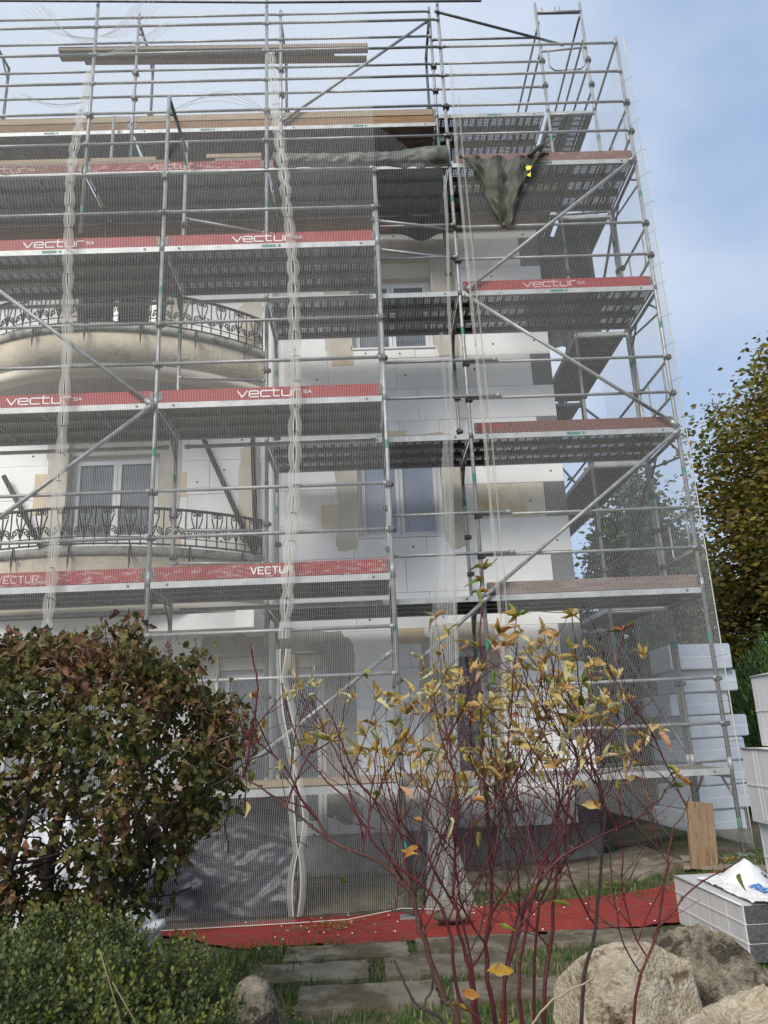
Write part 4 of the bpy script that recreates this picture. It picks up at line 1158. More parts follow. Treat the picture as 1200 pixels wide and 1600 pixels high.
def blob(name, mt, c, s, seed, label, cat, sub=3, amp=.35, fr=1.6, kind='smooth', group=None, rot=0.0, angular=False, slope=0.0):
    import bmesh
    bm = bmesh.new(); bmesh.ops.create_icosphere(bm, subdivisions=sub, radius=1)
    for v in bm.verts:
        p = v.co.copy()
        if angular:                                # chiselled rock: clip against random planes
            rr = 1.0
            rnd = random.Random(seed)
            for _ in range(10):
                n = Vector((rnd.gauss(0, 1), rnd.gauss(0, 1), rnd.gauss(0, 1))).normalized(); dd = rnd.uniform(.45, .80)
                k = p.normalized().dot(n)
                if k > 0: rr = min(rr, dd / k)
            q = p.normalized() * rr
            sv = Vector((seed, 0, 0))
            q += p * (.022 * noise.fractal(p * 2.2 + sv, .7, 2.1, 8) + .03 * (.5 - abs(noise.noise(Vector((p.x * 2.0, p.y * 2.0, p.z * 6)) + sv))) + .004 * noise.noise(p * 22) + .004 * noise.noise(p * 48))
            for fq, dp, wd_ in ((1.5, .07, .035), (2.6, .04, .03), (4.6, .022, .035)):
                cr = abs(noise.noise(Vector((p.x, p.y * .7, p.z * 1.3)) * fq + Vector((0, seed * fq, 0)))); q -= p * dp * max(0, 1 - cr / wd_)
        else:
            if name == 'sack': p = p * (1 + .22 * (.5 - abs(noise.noise(p * 3.1 + Vector((seed, 1, 0))))) + .12 * (.5 - abs(noise.noise(p * 7 + Vector((seed, 9, 0))))))
            q = p * (1 + amp * noise.noise(p * fr + Vector((seed, seed * .7, 0))) + amp * .5 * abs(noise.noise(p * fr * 2.4 + Vector((seed, 3, 0)))))
        if slope and q.x > 0: q.z -= slope * q.x
        v.co = Vector((q.x * s[0], q.y * s[1], q.z * s[2]))
    me = bpy.data.meshes.new(name); bm.to_mesh(me); bm.free(); me.materials.append(mt)
    for pl in me.polygons: pl.use_smooth = not angular
    o = link(name, me, None, c, (0, 0, rot), label, cat, group); return o
for i, (x, y, z, sx, sz, lb) in enumerate([
    (-3.35, 7.05, .35, .42, .50, 'large crumpled white sack at the left edge behind the hazel'),
    (-2.18, 7.0, .12, .30, .22, 'white crumpled sack on the ground just left of the dark plastic sheet'),
    (-2.75, 7.2, .55, .34, .48, 'tall white sack seen through the middle of the hazel bush'),
    (-1.95, 7.35, .72, .16, .18, 'small torn white sack above the dark plastic sheet'),
    (-4.3, 7.3, .5, .5, .6, 'white sack farthest left behind the hazel')]):
    blob('sack', M['sack'], (x, y, z), (sx, .25, sz), i * 3.3, lb, 'sack', 4, .5, 2.2, group='white sacks behind the hazel')

# leaning wooden board
t = MB(); t.box(-.14, .14, -.025, .025, 0, .66)
lb = t.build('wooden_board', mat('stained_board', (0.20, 0.135, 0.075), (0.27, 0.19, 0.11), 3, .8, 0, .3, 60, stretch=(6, 6, .7), c3=(.13, .07, .035), s3=5, lo3=.50, hi3=.64), None,
             label='short thick stained board leaning upright at the right corner pole', cat='board')
lb.location = (3.36, 8.62, gh(3.36, 8.62) + .01); lb.rotation_euler = (radians(-9), radians(8), .05)
for i, (x0, y0, x1, y1, lbb) in enumerate([(3.2, 8.75, 4.1, 8.35, 'nearer flat plank on the soil at the foot of the corner pole'), (3.3, 9.1, 4.3, 8.9, 'farther flat plank on the soil behind the leaning board')]):
    t = MB(); L_ = sqrt((x1 - x0) ** 2 + (y1 - y0) ** 2); t.box(0, L_, -.09, .09, 0, .035)
    o = t.build('ground_plank', M['timber_grey'], None, label=lbb, cat='plank', group='planks on the soil'); o.location = (x0, y0, gh(x0, y0) + .035); o.rotation_euler = (0, 0, math.atan2(y1 - y0, x1 - x0))
# insulation packs behind the gable net
zz = .16
names = ['bottom', 'second lowest', 'third lowest', 'fourth from the ground', 'fifth from the ground', 'sixth from the ground', 'second highest', 'topmost']
for i in range(8):
    h = .30 if i < 7 else .36
    t = MB(); wd = .43; dp = .5
    def f(x0, x1, y0, y1, z0, z1):
        t.box(x0, x1, y0, y1, z0, z1)
    b_ = .012
    f(-wd + b_, wd - b_, -dp + b_, dp - b_, 0, h - .006); f(-wd, wd, -dp, dp, b_, h - .02)
    t.box(-wd - .002, wd + .002, -dp - .002, dp + .002, h * .47, h * .49, 1)
    o = t.build('insulation_pack', [M['eps_blue'], M['film_line']], None, label='bluish-white insulation pack behind the corner net, ' + names[i] + ' of the tall stack', cat='insulation pack', group='bluish insulation packs stacked behind the net')
    o.location = (4.72 + U(-.17, .17), 11.7 + U(-.12, .05), zz); o.rotation_euler = (0, U(-.03, .03), U(-.22, .22)); zz += h + .012
# wrapped polystyrene packs at the right edge
def pack(x, y, z, wx, wy, h, rz, label, layers=3, open_face=False):
    t = MB()
    t.box(0, wx, .004, wy, 0, h)
    o = t.build('insulation_pack', M['film'], None, label=label, cat='insulation pack', group='white wrapped insulation packs at the right edge')
    o.location = (x, y, z); o.rotation_euler = (0, 0, rz)
    if open_face:
        for k in range(layers):
            s = MB(); lh = h / layers; s.box(.012, wx - .01, -.012, .003, k * lh + .005, (k + 1) * lh - .006); s.build('foam_block', M['eps_dark'], o)
        s = MB()
        for k in range(1, layers): s.box(.0, wx, -.004, .001, k * h / layers - .0045, k * h / layers + .0035)
        s.build('film_joint', M['film_line'], o)
    s = MB()
    for k in range(1, layers):
        zc = k * h / layers; s.box(-.006, -.001, .01, wy, zc - .005, zc + .005)
    # film folds along the side
    for k in range(3):
        yy = wy * (k + .5) / 3 + U(-.1, .1); s.add([(-.001, yy - .01, .02), (-.004, yy, .02), (-.001, yy + .012, .02), (-.001, yy - .01, h - .01), (-.004, yy + U(-.02, .02), h - .01), (-.001, yy + .012, h - .01)], [(0, 3, 4, 1), (1, 4, 5, 2)])
    # turned lip on top
    s.tube([(-.004, .0, h), (-.008, wy * .5, h + .004), (-.004, wy, h)], .008, 6)
    s.build('film_wrap', M['film'], o)
    return o
low = pack(2.56, 5.98, .01, .62, 1.2, .37, .03, 'low pack with dark speckled foam face and white wrapped side, beside the big rock', 3, True)
pack(3.04, 5.30, .0, .9, .6, .46, .02, 'lowest pack of the right-edge stack, standing on the ground beside the rock', 2)
pack(2.74, 5.32, .47, .9, .6, .46, -.02, 'second pack from below in the right-edge stack', 2)
pack(2.71, 5.30, .94, .9, .6, .50, .015, 'third pack from below in the right-edge stack, sticking out farthest', 2)
pack(2.86, 5.34, 1.45, .9, .6, .50, -.03, 'uppermost pack of the right-edge stack', 2)
# printed plastic bag on the low pack
def bagf(u, v):
    x = .06 + .56 * u; y = -.04 + 1.0 * v
    z = .378 + .012 + .018 * abs(nz(u * 5, v * 6, 3)) + .02 * abs(nz(u * 11, v * 9, 5))
    if v < .10: z -= (.10 - v) * .9 * sm(.62, .8, u) ; 
    z += .16 * max(0, 1 - sqrt(((u - .60) / .35) ** 2 + ((v - .78) / .30) ** 2))
    return (x, y, z)
t = MB(); t.grid(bagf, 50, 60)
bag = t.build('plastic_bag', M['bag'], None, label='white printed plastic bag with blue and red lettering lying on the low pack', cat='plastic bag'); bag.location = (2.56, 5.98, .01)
def onbag(px, pz):                                # px along +y (reading rotated), pz along -x
    u = (.30 + pz - .06) / .56; v = (.18 + px + .04) / 1.0
    x, y, z = bagf(max(0, min(1, u)), max(0, min(1, v))); return (x, y, z + .006)
t = MB(); write(t, 'MOVA8', .02, -.03, .085, .040, .016, .019, lambda a, b: onbag(a, b), flat_y=False); t.build('lettering', M['bag_blue'], bag)
t = MB()
for q in range(5): t.add([onbag(.14 + .03 * q, .10 + .012 * q), onbag(.16 + .03 * q, .10 + .012 * q), onbag(.19 + .03 * q, .15), onbag(.15 + .03 * q, .145)], [(0, 1, 2, 3)])
t.build('red_print', M['bag_red'], bag)
t = MB(); write(t, 'NS', .36, .14, .03, .014, .01, .006, onbag, flat_y=False); t.build('small_print', M['ink'], bag)

# ------------------------------------------------------------------ carpet, slabs, rocks, stones
def carpf(u, v):
    x = -3.0 + 6.4 * u
    yn = 7.02 + .05 * nz(u * 6, 0, 2) + (.55 * sm(.30, .16, u)) + .22 * sm(.6, 1, u)
    yf = 8.05 + .05 * nz(u * 7, 3, 2) - .30 * sm(.35, .1, u) + .40 * sm(.5, 1, u)
    y = yn + (yf - yn) * v
    return (x, y + .02 * nz(x, 1, 0, 7), gh(x, y) + .026 + .012 * nz(x, y, 4, 4) + .010 * nz(x, y, 9, 11))
t = MB(); t.grid(carpf, 90, 18)
t.build('carpet', M['carpet'], None, label='long red carpet strip laid on the ground below the net', cat='carpet')
sl = [(-.75, 6.50, .95, .42, 0), (.28, 6.60, 1.0, .40, 1), (1.35, 6.62, .9, .38, 2), (-.95, 5.98, .85, .44, 3), (.02, 6.02, .9, .46, 4), (-.55, 5.42, .9, .46, 6), (.45, 5.40, .9, .40, 7)]
wh = ['left slab of the row nearest the red carpet', 'middle slab of the row nearest the red carpet', 'right slab of the row nearest the red carpet, below the dogwood stems', 'left slab of the middle row, beside the rounded stone',
      'right slab of the middle row', '', 'left slab of the nearest row at the bottom edge', 'right slab of the nearest row at the bottom edge']
for (x, y, w_, d_, i) in sl:
    t = MB(); n = 20
    def f(u, v, x=x, y=y, w_=w_, d_=d_, i=i):
        X = x + w_ * u + .03 * nz(u * 5, v * 5, i) + .06 * nz(i * 3.3, 1, 0) * v; Y = y + d_ * v + .03 * nz(u * 6, v * 6, i + 9) + .12 * nz(i * 2.7, 5, 0) * (u - .5)
        return (X, Y, .040 + gh(X, Y) * .5 + .006 * nz(u * 8, v * 8, i))
    t.grid(f, n, 10)
    a = [f(k / n, 0) for k in range(n + 1)]; t.add(a + [(p_[0], p_[1], -.05) for p_ in a], [(k, k + 1 + 0, k + n + 2, k + n + 1) for k in range(n)])
    a = [f(0, k / n) for k in range(n + 1)]; t.add(a + [(p_[0], p_[1], -.05) for p_ in a], [(k, k + n + 1, k + n + 2, k + 1) for k in range(n)])
    a = [f(1, k / n) for k in range(n + 1)]; t.add(a + [(p_[0], p_[1], -.05) for p_ in a], [(k, k + 1, k + n + 2, k + n + 1) for k in range(n)])
    t.build('paving_slab', M['concrete'], None, label='grey concrete paving slab, ' + wh[i], cat='paving slab', group='old concrete paving slabs')
def f(u, v):
    x = .9 + 2.35 * u; y = 8.85 + .03 * nz(u * 8, 0, 1) + 1.4 * v
    return (x, y, .06 + gh(x, y) + .008 * nz(u * 8, v * 6, 2))
t = MB(); t.grid(f, 40, 20)
a = [f(k / 40, 0) for k in range(41)]; t.add(a + [(p_[0], p_[1], -.05) for p_ in a], [(k, k + 1, k + 42, k + 41) for k in range(40)])
t.build('concrete_apron', M['concrete'], None, kind='structure')

blob('boulder', M['rock_grey'], (1.50, 4.10, .16), (.66, .52, .66), 11, 'large dark grey-brown boulder rising to a ridge beside the insulation packs', 'boulder', 6, angular=True, rot=.0, slope=.75)
blob('boulder', M['rock_tan'], (1.10, 3.80, .15), (.48, .36, .56), 33, 'pale tan boulder with broken faces left of the dark boulder', 'boulder', 6, angular=True, rot=-.3)
blob('boulder', M['rock_tan'], (.78, 3.75, .20), (.20, .18, .25), 8, 'small cream boulder low at the bottom edge, left of the tan boulder', 'boulder', 6, angular=True)
blob('boulder', M['rock_tan'], (1.42, 3.35, .30), (.80, .36, .52), 21, 'flat tan boulder at the very bottom in front of the dark boulder', 'boulder', 6, angular=True, rot=.2)
blob('stone', M['rock_grey'], (-.66, 4.45, .26), (.14, .16, .22), 14, 'smooth rounded grey stone at the right foot of the green shrub', 'stone', 4, .12)
blob('stone', M['concrete'], (.62, 7.45, .10), (.17, .09, .06), 19, 'small flat block weighing the net down on the carpet', 'stone', 3, .08)

# crumbs of foam on the carpet
t = MB()
for _ in range(60):
    x = U(-1.4, 2.6) if R() < .6 else U(-1.0, .2); y = U(6.9, 8.2); s_ = U(.003, .009); z = gh(x, y) + .036
    t.add([(x - s_, y - s_ * .6, z), (x + s_, y - s_ * .4, z), (x, y + s_, z), (x, y, z + s_)], [(0, 1, 3), (1, 2, 3), (2, 0, 3)])
t.build('foam_crumbs', M['eps'], None, label='scattered white foam crumbs on the red carpet', cat='debris', kind='stuff')

# ------------------------------------------------------------------ grass
def tuft(t, x, y, h, mi=0, spread=.05):
    z = gh(x, y)
    for _ in range(4):
        a = U(0, 2 * pi); bx_, by_ = x + U(-spread, spread), y + U(-spread, spread); w_ = U(.0025, .005); hh = h * U(.5, 1.2); l = hh * U(.15, .7)
        dx, dy = cos(a), sin(a)
        t.add([(bx_ - dy * w_, by_ + dx * w_, z), (bx_ + dy * w_, by_ - dx * w_, z), (bx_ + dx * l * .4 + dy * w_ * .8, by_ + dy * l * .4 - dx * w_ * .8, z + hh * .6), (bx_ + dx * l * .4 - dy * w_ * .8, by_ + dy * l * .4 + dx * w_ * .8, z + hh * .6), (bx_ + dx * l, by_ + dy * l, z + hh)],
              [(0, 1, 2, 3), (3, 2, 4)], mi)
t = MB()
cnt = 0
while cnt < 9000:
    x = U(-2.2, 4.5); y = U(4.2, 10.5)
    if -3 < x < 3.3 and 7.0 < y < 8.15 and R() < .985: continue
    if .9 < x < 3.2 and 8.8 < y: continue
    inslab = any(a < x < a + w_ and b < y < b + d_ for (a, b, w_, d_, i) in sl)
    if inslab and R() < .97: continue
    if nz(x, y, 7, .9) + .25 * nz(x, y, 2, 4) < (-.02 if y < 6.9 else .02) and R() < .93: continue
    tuft(t, x, y, U(.025, .075) * (1.5 if x < -.3 and y < 7 else 1), 0 if R() < .85 else 1); cnt += 1
t.build('grass', [M['grass'], M['grass_dry']], kind='stuff')
# broad-leaved weeds
t = MB()
for _ in range(900):
    cx, cy = random.choice([(-.75, 6.75), (-.95, 6.2), (-.7, 5.3), (-1.0, 5.6), (.75, 4.6), (.4, 4.9), (-.45, 7.55), (1.5, 8.55), (2.4, 8.6), (3.5, 9.8), (2.8, 10.6)])
    x = cx + random.gauss(0, .14); y = cy + random.gauss(0, .10); z = gh(x, y) + U(.02, .09); a = U(0, 2 * pi); r_ = U(.012, .028); tl = U(-.4, .4)
    t.add([(x, y, z), (x + r_ * cos(a - .6), y + r_ * sin(a - .6), z + .01 + r_ * tl), (x + 1.6 * r_ * cos(a), y + 1.6 * r_ * sin(a), z + .004 + r_ * tl), (x + r_ * cos(a + .6), y + r_ * sin(a + .6), z + .01 - r_ * tl * .5)], [(0, 1, 2, 3)])
t.build('weeds', BOXL[1], kind='stuff')

# ------------------------------------------------------------------ leaves
def leaf_mesh(name, L_, W, curl, fold, wav, seed, mt, n=6, tip=.8):
    t = MB(); rows = []
    for i in range(n + 1):
        s = i / n; wd = W * (sin(pi * min(1, s ** .85)) ** tip) * (1 - .25 * s) if 0 < s < 1 else .0006
        zc = -curl * s * s * L_ * .9; y = L_ * s * (1 - .15 * abs(curl) * s)
        wv = wav * sin(s * 11 + seed) * W
        jy = .12 * wd * sin(s * 17 + seed * 3); rows.append([(-wd * (1 + .15 * sin(s * 23 + seed)), y + jy, zc + fold * wd + wv), (0, y, zc), (wd * (1 + .15 * sin(s * 19 + seed * 2)), y - jy, zc + fold * wd - wv * .8)])
    for r_ in rows: t.v += r_
    for i in range(n):
        for j in (0, 1):
            a = 3 * i + j; t.f.append((a, a + 1, a + 4, a + 3)); t.m.append(0); t.sm.append(True)
    me = bpy.data.meshes.new(name); me.from_pydata(t.v, [], t.f); me.materials.append(mt)
    for p_ in me.polygons: p_.use_smooth = True
    return me
dog_leaves = [[leaf_mesh('leaf', U(.055, .080), U(.009, .0155), U(-.9, 1.1), U(.3, 1.5), U(.1, .5), k * 2.1, mt) for k in range(4)] for mt in DOGL]

def rotm(d, rolla):
    y = d.normalized(); x = y.cross(Vector((0, 0, 1)))
    if x.length < .01: x = Vector((1, 0, 0))
    x.normalize(); z = x.cross(y)
    return Matrix((x, y, z)).transposed() @ Matrix.Rotation(rolla, 3, 'Y')

# ------------------------------------------------------------------ red-twig dogwood (foreground)
rd = random.Random(21)
stems = MB()
tips = []
def path_tube(mb, pts, r0, r1, mi, n=6):
    k = len(pts); mb.tube(pts, [r0 + (r1 - r0) * i / (k - 1) for i in range(k)], n, mi, cap=False)
def smooth_pts(pts, sub=5):
    out = []
    P_ = [Vector(p) for p in pts]; P_ = [P_[0] * 2 - P_[1]] + P_ + [P_[-1] * 2 - P_[-2]]
    for i in range(1, len(P_) - 2):
        a, b, c, d = P_[i - 1:i + 3]
        for s in range(sub):
            t = s / sub
            q = .5 * ((2 * b) + (c - a) * t + (2 * a - 5 * b + 4 * c - d) * t * t + (3 * b - a - 3 * c + d) * t ** 3)
            out.append(q + Vector((rd.gauss(0, .0022), rd.gauss(0, .0022), rd.gauss(0, .001))))
    out.append(P_[-2]); return out
def shape_ok(p):
    # outline of the shrub's twig mass
    x, z = p.x, p.z
    return -.44 < x < .76 and z < 1.92 - .22 * abs(x - .30)
def twig(p, d, L_, r, depth):
    n = max(3, int(L_ / .035)); pts = [p.copy()]; q = p.copy(); dd = d.normalized()
    for i in range(n):
        dd = (dd + Vector((rd.gauss(0, .13), rd.gauss(0, .11), .065 + rd.gauss(0, .06)))).normalized()
        q = q + dd * (L_ / n); pts.append(q.copy())
    path_tube(stems, pts, r, r * .55, 0 if rd.random() < .75 else rd.choice((1, 2)), 5)
    if depth > 0:
        for i in range(1, n + 1):
            if rd.random() < (.54 if depth > 1 else .42):
                bd = (pts[i] - pts[i - 1]).normalized()
                side = bd.cross(Vector((rd.gauss(0, 1), rd.gauss(0, 1), rd.gauss(0, .4)))).normalized()
                nd = (bd * .75 + side * .75 + Vector((0, 0, .15))).normalized()
                if shape_ok(pts[i] + nd * L_ * .4):
                    twig(pts[i], nd, L_ * rd.uniform(.35, .68), r * .6, depth - 1)
    tips.append((pts[-1].copy(), dd.copy(), depth)); 
    return pts
main_stems = [
    ([(.16, 2.3, 0), (.18, 2.2, .9), (.15, 2.2, 1.01), (.10, 2.2, 1.17), (.08, 2.2, 1.26), (0, 2.22, 1.33), (-.12, 2.25, 1.38), (-.20, 2.25, 1.44), (-.32, 2.25, 1.53), (-.44, 2.25, 1.60)], .0125, .002, 1, 3),
    ([(.10, 2.2, 1.17), (.09, 2.24, 1.25), (.12, 2.28, 1.40), (.18, 2.3, 1.56)], .0075, .002, 1, 7),
    ([(.08, 2.2, 1.26), (.05, 2.3, 1.41), (-.05, 2.33, 1.53), (-.12, 2.33, 1.71), (-.19, 2.35, 1.79)], .006, .0015, 0, 4),
    ([(.22, 2.2, 0), (.22, 2.15, .91), (.21, 2.15, 1.11), (.19, 2.15, 1.25), (.21, 2.15, 1.48), (.20, 2.17, 1.64), (.19, 2.2, 1.76)], .0085, .002, 0, 7),
    ([(.27, 2.3, 0), (.28, 2.25, .88), (.27, 2.25, 1.08), (.30, 2.25, 1.26), (.30, 2.25, 1.50), (.31, 2.25, 1.80), (.34, 2.25, 2.12)], .0100, .0022, 0, 8),
    ([(.30, 2.25, 1.26), (.37, 2.3, 1.55), (.41, 2.3, 1.76), (.44, 2.3, 1.98)], .006, .002, 0, 9),
    ([(.37, 2.3, 0), (.39, 2.2, .89), (.43, 2.2, 1.11), (.48, 2.2, 1.34), (.55, 2.2, 1.55), (.68, 2.25, 1.74), (.74, 2.25, 1.92)], .0085, .002, 0, 5),
    ([(.48, 2.4, 0), (.52, 2.35, .86), (.59, 2.35, 1.12), (.65, 2.35, 1.41), (.63, 2.35, 1.57), (.62, 2.35, 1.79), (.62, 2.35, 1.98)], .0085, .002, 2, 6),
    ([(.50, 2.1, .2), (.56, 2.0, .97), (.65, 2.0, 1.19), (.70, 2.0, 1.36), (.77, 2.0, 1.48)], .0065, .0015, 0, 5),
    ([(.26, 2.2, 0), (.28, 2.1, .93), (.32, 2.1, 1.14), (.41, 2.1, 1.30), (.55, 2.1, 1.38), (.69, 2.12, 1.43), (.80, 2.15, 1.52)], .0080, .0018, 0, 3),
    ([(.20, 2.2, .3), (.23, 2.1, .93), (.18, 2.1, 1.04), (.15, 2.1, 1.24), (.01, 2.1, 1.37), (-.08, 2.12, 1.50), (-.19, 2.15, 1.61), (-.24, 2.15, 1.76)], .0075, .0018, 0, 4),
    ([(.33, 2.3, 0), (.35, 2.25, .87), (.36, 2.25, 1.07), (.44, 2.25, 1.30), (.52, 2.25, 1.48), (.66, 2.27, 1.62), (.82, 2.3, 1.72)], .0080, .0018, 0, 4),
    ([(.20, 2.35, .3), (.18, 2.3, .86), (.08, 2.3, .98), (.03, 2.3, 1.08)], .0075, .003, 2, 9),
    ([(.10, 2.3, .96), (.13, 2.3, 1.02), (.12, 2.3, 1.12), (.10, 2.3, 1.18), (.02, 2.3, 1.2)], .0045, .0015, 2, 9),
    ([(.63, 2.0, 1.17), (.74, 2.0, 1.27), (.89, 2.05, 1.32)], .004, .0015, 0, 9),
    ([(.35, 2.4, 0), (.33, 2.4, .9), (.40, 2.42, 1.2), (.38, 2.45, 1.45), (.36, 2.45, 1.66)], .007, .0018, 0, 5),
    ([(.25, 2.5, 0), (.26, 2.45, .9), (.20, 2.45, 1.2), (.05, 2.45, 1.45), (.02, 2.45, 1.66)], .007, .0018, 0, 5),
    ([(.40, 2.5, 0), (.44, 2.5, 1.0), (.52, 2.5, 1.25), (.56, 2.5, 1.5), (.50, 2.5, 1.72)], .007, .0018, 0, 5)]
for pts, r0, r1, mi, startk in main_stems:
    sp = smooth_pts(pts)
    path_tube(stems, sp, r0 * .74, r1 * .8, mi, 8)
    for q in range(4, len(sp) - 2, 6): stems.tube([sp[q] - Vector((0, 0, .005)), sp[q], sp[q] + Vector((.001, 0, .005))], [r0 * .6, r0 * .92 * (1 - .6 * q / len(sp)), r0 * .5], 7, mi, cap=False)
    tips.append((sp[-1], (sp[-1] - sp[-2]).normalized(), 2))
    k = len(sp)
    for i in range(int(k * .30), k - 1):
        if sp[i].z < 1.08: continue
        pr_ = .34 if startk < 9 else .12
        if rd.random() < pr_:
            bd = (sp[i + 1] - sp[i]).normalized()
            sg = rd.choice((-1, 1))
            nd = (bd * .5 + Vector((sg * .8, rd.uniform(-.5, .5), .35 + rd.uniform(0, .4)))).normalized()
            if shape_ok(sp[i] + nd * .2):
                twig(sp[i], nd, rd.uniform(.18, .42), max(.0020, r0 * .33), 2)
dog = thing('dogwood_shrub', 'red-stemmed dogwood with sparse yellow and cream-edged leaves in front of the scaffold', 'shrub', (.3, 2.25, 0))
dog.location = (0, 0, 0)
stems.build('stems', [M['dog_red'], M['dog_brown'], M['dog_black']], dog)
# yellowish bare shoot
t = MB(); path_tube(t, smooth_pts([(.24, 1.95, .82), (.30, 1.95, .98), (.36, 1.95, 1.06), (.45, 1.95, 1.10), (.52, 1.95, 1.14)]), .003, .0018, 0, 6)
t.build('shoot', M['timber'], dog)
rd.shuffle(tips)
leafs = []
def weight(p):
    return sm(1.38, 1.66, p.z)
for (p, d, dep) in tips:
    wgt = weight(p)
    if rd.random() > wgt * .72 + .05: continue
    k = rd.choice((2, 3, 4, 5)) if wgt > .4 else 1
    for _ in range(k):
        az = rd.uniform(0, 2 * pi)
        dd = (d * rd.uniform(.5, 1.3) + Vector((cos(az) * .75, sin(az) * .6, rd.uniform(-.35, .8) if rd.random() < .8 else -1.0))).normalized()
        leafs.append((p, dd))
top_extra = [(.34, 2.25, 2.12), (.335, 2.25, 2.08), (.32, 2.25, 2.05), (.44, 2.3, 1.98), (.62, 2.35, 1.98), (.74, 2.25, 1.92)]
for q in top_extra:
    for _ in range(5):
        az = rd.uniform(0, 2 * pi); leafs.insert(0, (Vector(q), Vector((cos(az), sin(az) * .6, rd.uniform(-.3, .6))).normalized()))
# low stray leaves
for q in [(.06, 2.2, 1.36), (.12, 2.2, 1.43), (.10, 2.1, 1.38), (.24, 2.0, 1.12), (.22, 2.0, 1.07), (.20, 2.0, 1.04), (.27, 1.95, 1.00), (.26, 1.9, 1.24), (.0, 2.1, .90), (-.02, 2.1, .86), (.36, 1.9, .96), (.40, 1.9, .92), (.30, 1.9, .88), (.45, 2.0, 1.25),
          (.55, 2.0, 1.33), (.83, 2.0, 1.33), (.86, 2.0, 1.30), (.76, 2.0, 1.50), (.78, 2.0, 1.50), (-.10, 2.2, 1.3), (.42, 1.9, .86), (.34, 1.95, .83), (.05, 2.1, .82), (-.05, 2.1, .84)]:
    az = rd.uniform(0, 2 * pi); leafs.insert(0, (Vector(q), Vector((cos(az), sin(az) * .4, rd.uniform(-.7, .5))).normalized()))
print('dogwood leaves', len(leafs), 'tips', len(tips))
extra = MB()
wts = [.30, .30, .25, .10, .05]
for i, (p, d) in enumerate(leafs):
    r_ = rd.random(); s = 0
    if p.x > .72: wloc = [.16, .18, .16, .28, .22]
    else: wloc = wts
    for k, w_ in enumerate(wloc):
        r_ -= w_
        if r_ <= 0: s = k; break
    me = dog_leaves[s][rd.randrange(4)]
    rm = rotm(d, rd.uniform(-1.4, 1.4))
    sc_ = rd.uniform(.35, .78)
    if p.z < 1.2: sc_ = rd.uniform(.8, 1.15)
    if i < 300:
        o = link('leaf', me, dog)
        o.matrix_local = Matrix.Translation(p) @ rm.to_4x4() @ Matrix.Scale(sc_, 4)
    elif i < 1150:
        vs = [tuple(p + rm @ (v.co * sc_)) for v in me.vertices]
        extra.add(vs, [tuple(f_.vertices) for f_ in me.polygons], s, True)
if extra.f: extra.build('small_leaves', DOGL, dog, kind='stuff')

# ------------------------------------------------------------------ corkscrew hazel (left)
rh = random.Random(5)
hz = thing('hazel_shrub', 'corkscrew hazel with drooping olive-brown leaves at the left edge', 'shrub', (-1.5, 4.4, 0)); hz.location = (0, 0, 0)
hc = Vector((-1.72, 4.45, 1.62))
tr = MB()
def curly(p, q, r0, r1, mi, amp=.02, n=16, sides=6):
    p, q = Vector(p), Vector(q); ph = rh.uniform(0, 6); pts = []
    for i in range(n + 1):
        t = i / n; c_ = p.lerp(q, t); a = ph + t * 9
        pts.append(c_ + Vector((cos(a), sin(a), .4 * sin(a * 1.3))) * amp * (1 - abs(2 * t - 1) ** 4))
    tr.tube(pts, [r0 + (r1 - r0) * i / n for i in range(n + 1)], sides, mi, cap=False)
for (b, e, r0) in [((-1.95, 4.5, .3), (-1.55, 4.45, 1.7), .045), ((-1.75, 4.5, .3), (-1.25, 4.4, 1.55), .03), ((-2.0, 4.55, .3), (-2.25, 4.5, 1.7), .035), ((-1.62, 4.4, .35), (-1.05, 4.3, 1.35), .02), ((-1.9, 4.3, .3), (-1.8, 4.2, 1.8), .025)]:
    curly(b, e, r0, r0 * .4, 0, .04, 20, 8)
    for _ in range(12):
        s = Vector(b).lerp(Vector(e), rh.uniform(.4, 1)); a = rh.uniform(0, 2 * pi)
        curly(s, s + Vector((cos(a) * .55, sin(a) * .5, rh.uniform(.0, .5))), .010, .003, 0, .03, 12, 5)
def hz_surf(dirv):
    """radius of the crown in a direction: broad dome, ragged skirt"""
    r = 1.0 + .16 * noise.noise(dirv * 2.2) + .12 * noise.noise(dirv * 5)
    return Vector((dirv.x * .98 * r, dirv.y * .75 * r, dirv.z * (.66 if dirv.z > 0 else .92) * r))
hleaf = [[leaf_mesh('leaf', U(.045, .065), U(.017, .027), U(.3, 1.7), U(-.3, 1.3), U(.25, .7), k * 1.7, mt, 6, .5) for k in range(5)] for mt in HAZL]
hl = []
for _ in range(14500):
    z_ = rh.uniform(-1, 1); a = rh.uniform(0, 2 * pi); q = sqrt(1 - z_ * z_)
    dv = Vector((cos(a) * q, sin(a) * q, z_))
    k = rh.uniform(.55, 1.0) ** .45
    P_ = hc + hz_surf(dv) * k
    cl = noise.noise(P_ * 5.5)
    if cl < -.22: continue
    if P_.z < 1.22 and (noise.noise(P_ * 3.4 + Vector((5, 0, 0))) < -.16 or rh.random() < .10): continue
    hl.append(P_)
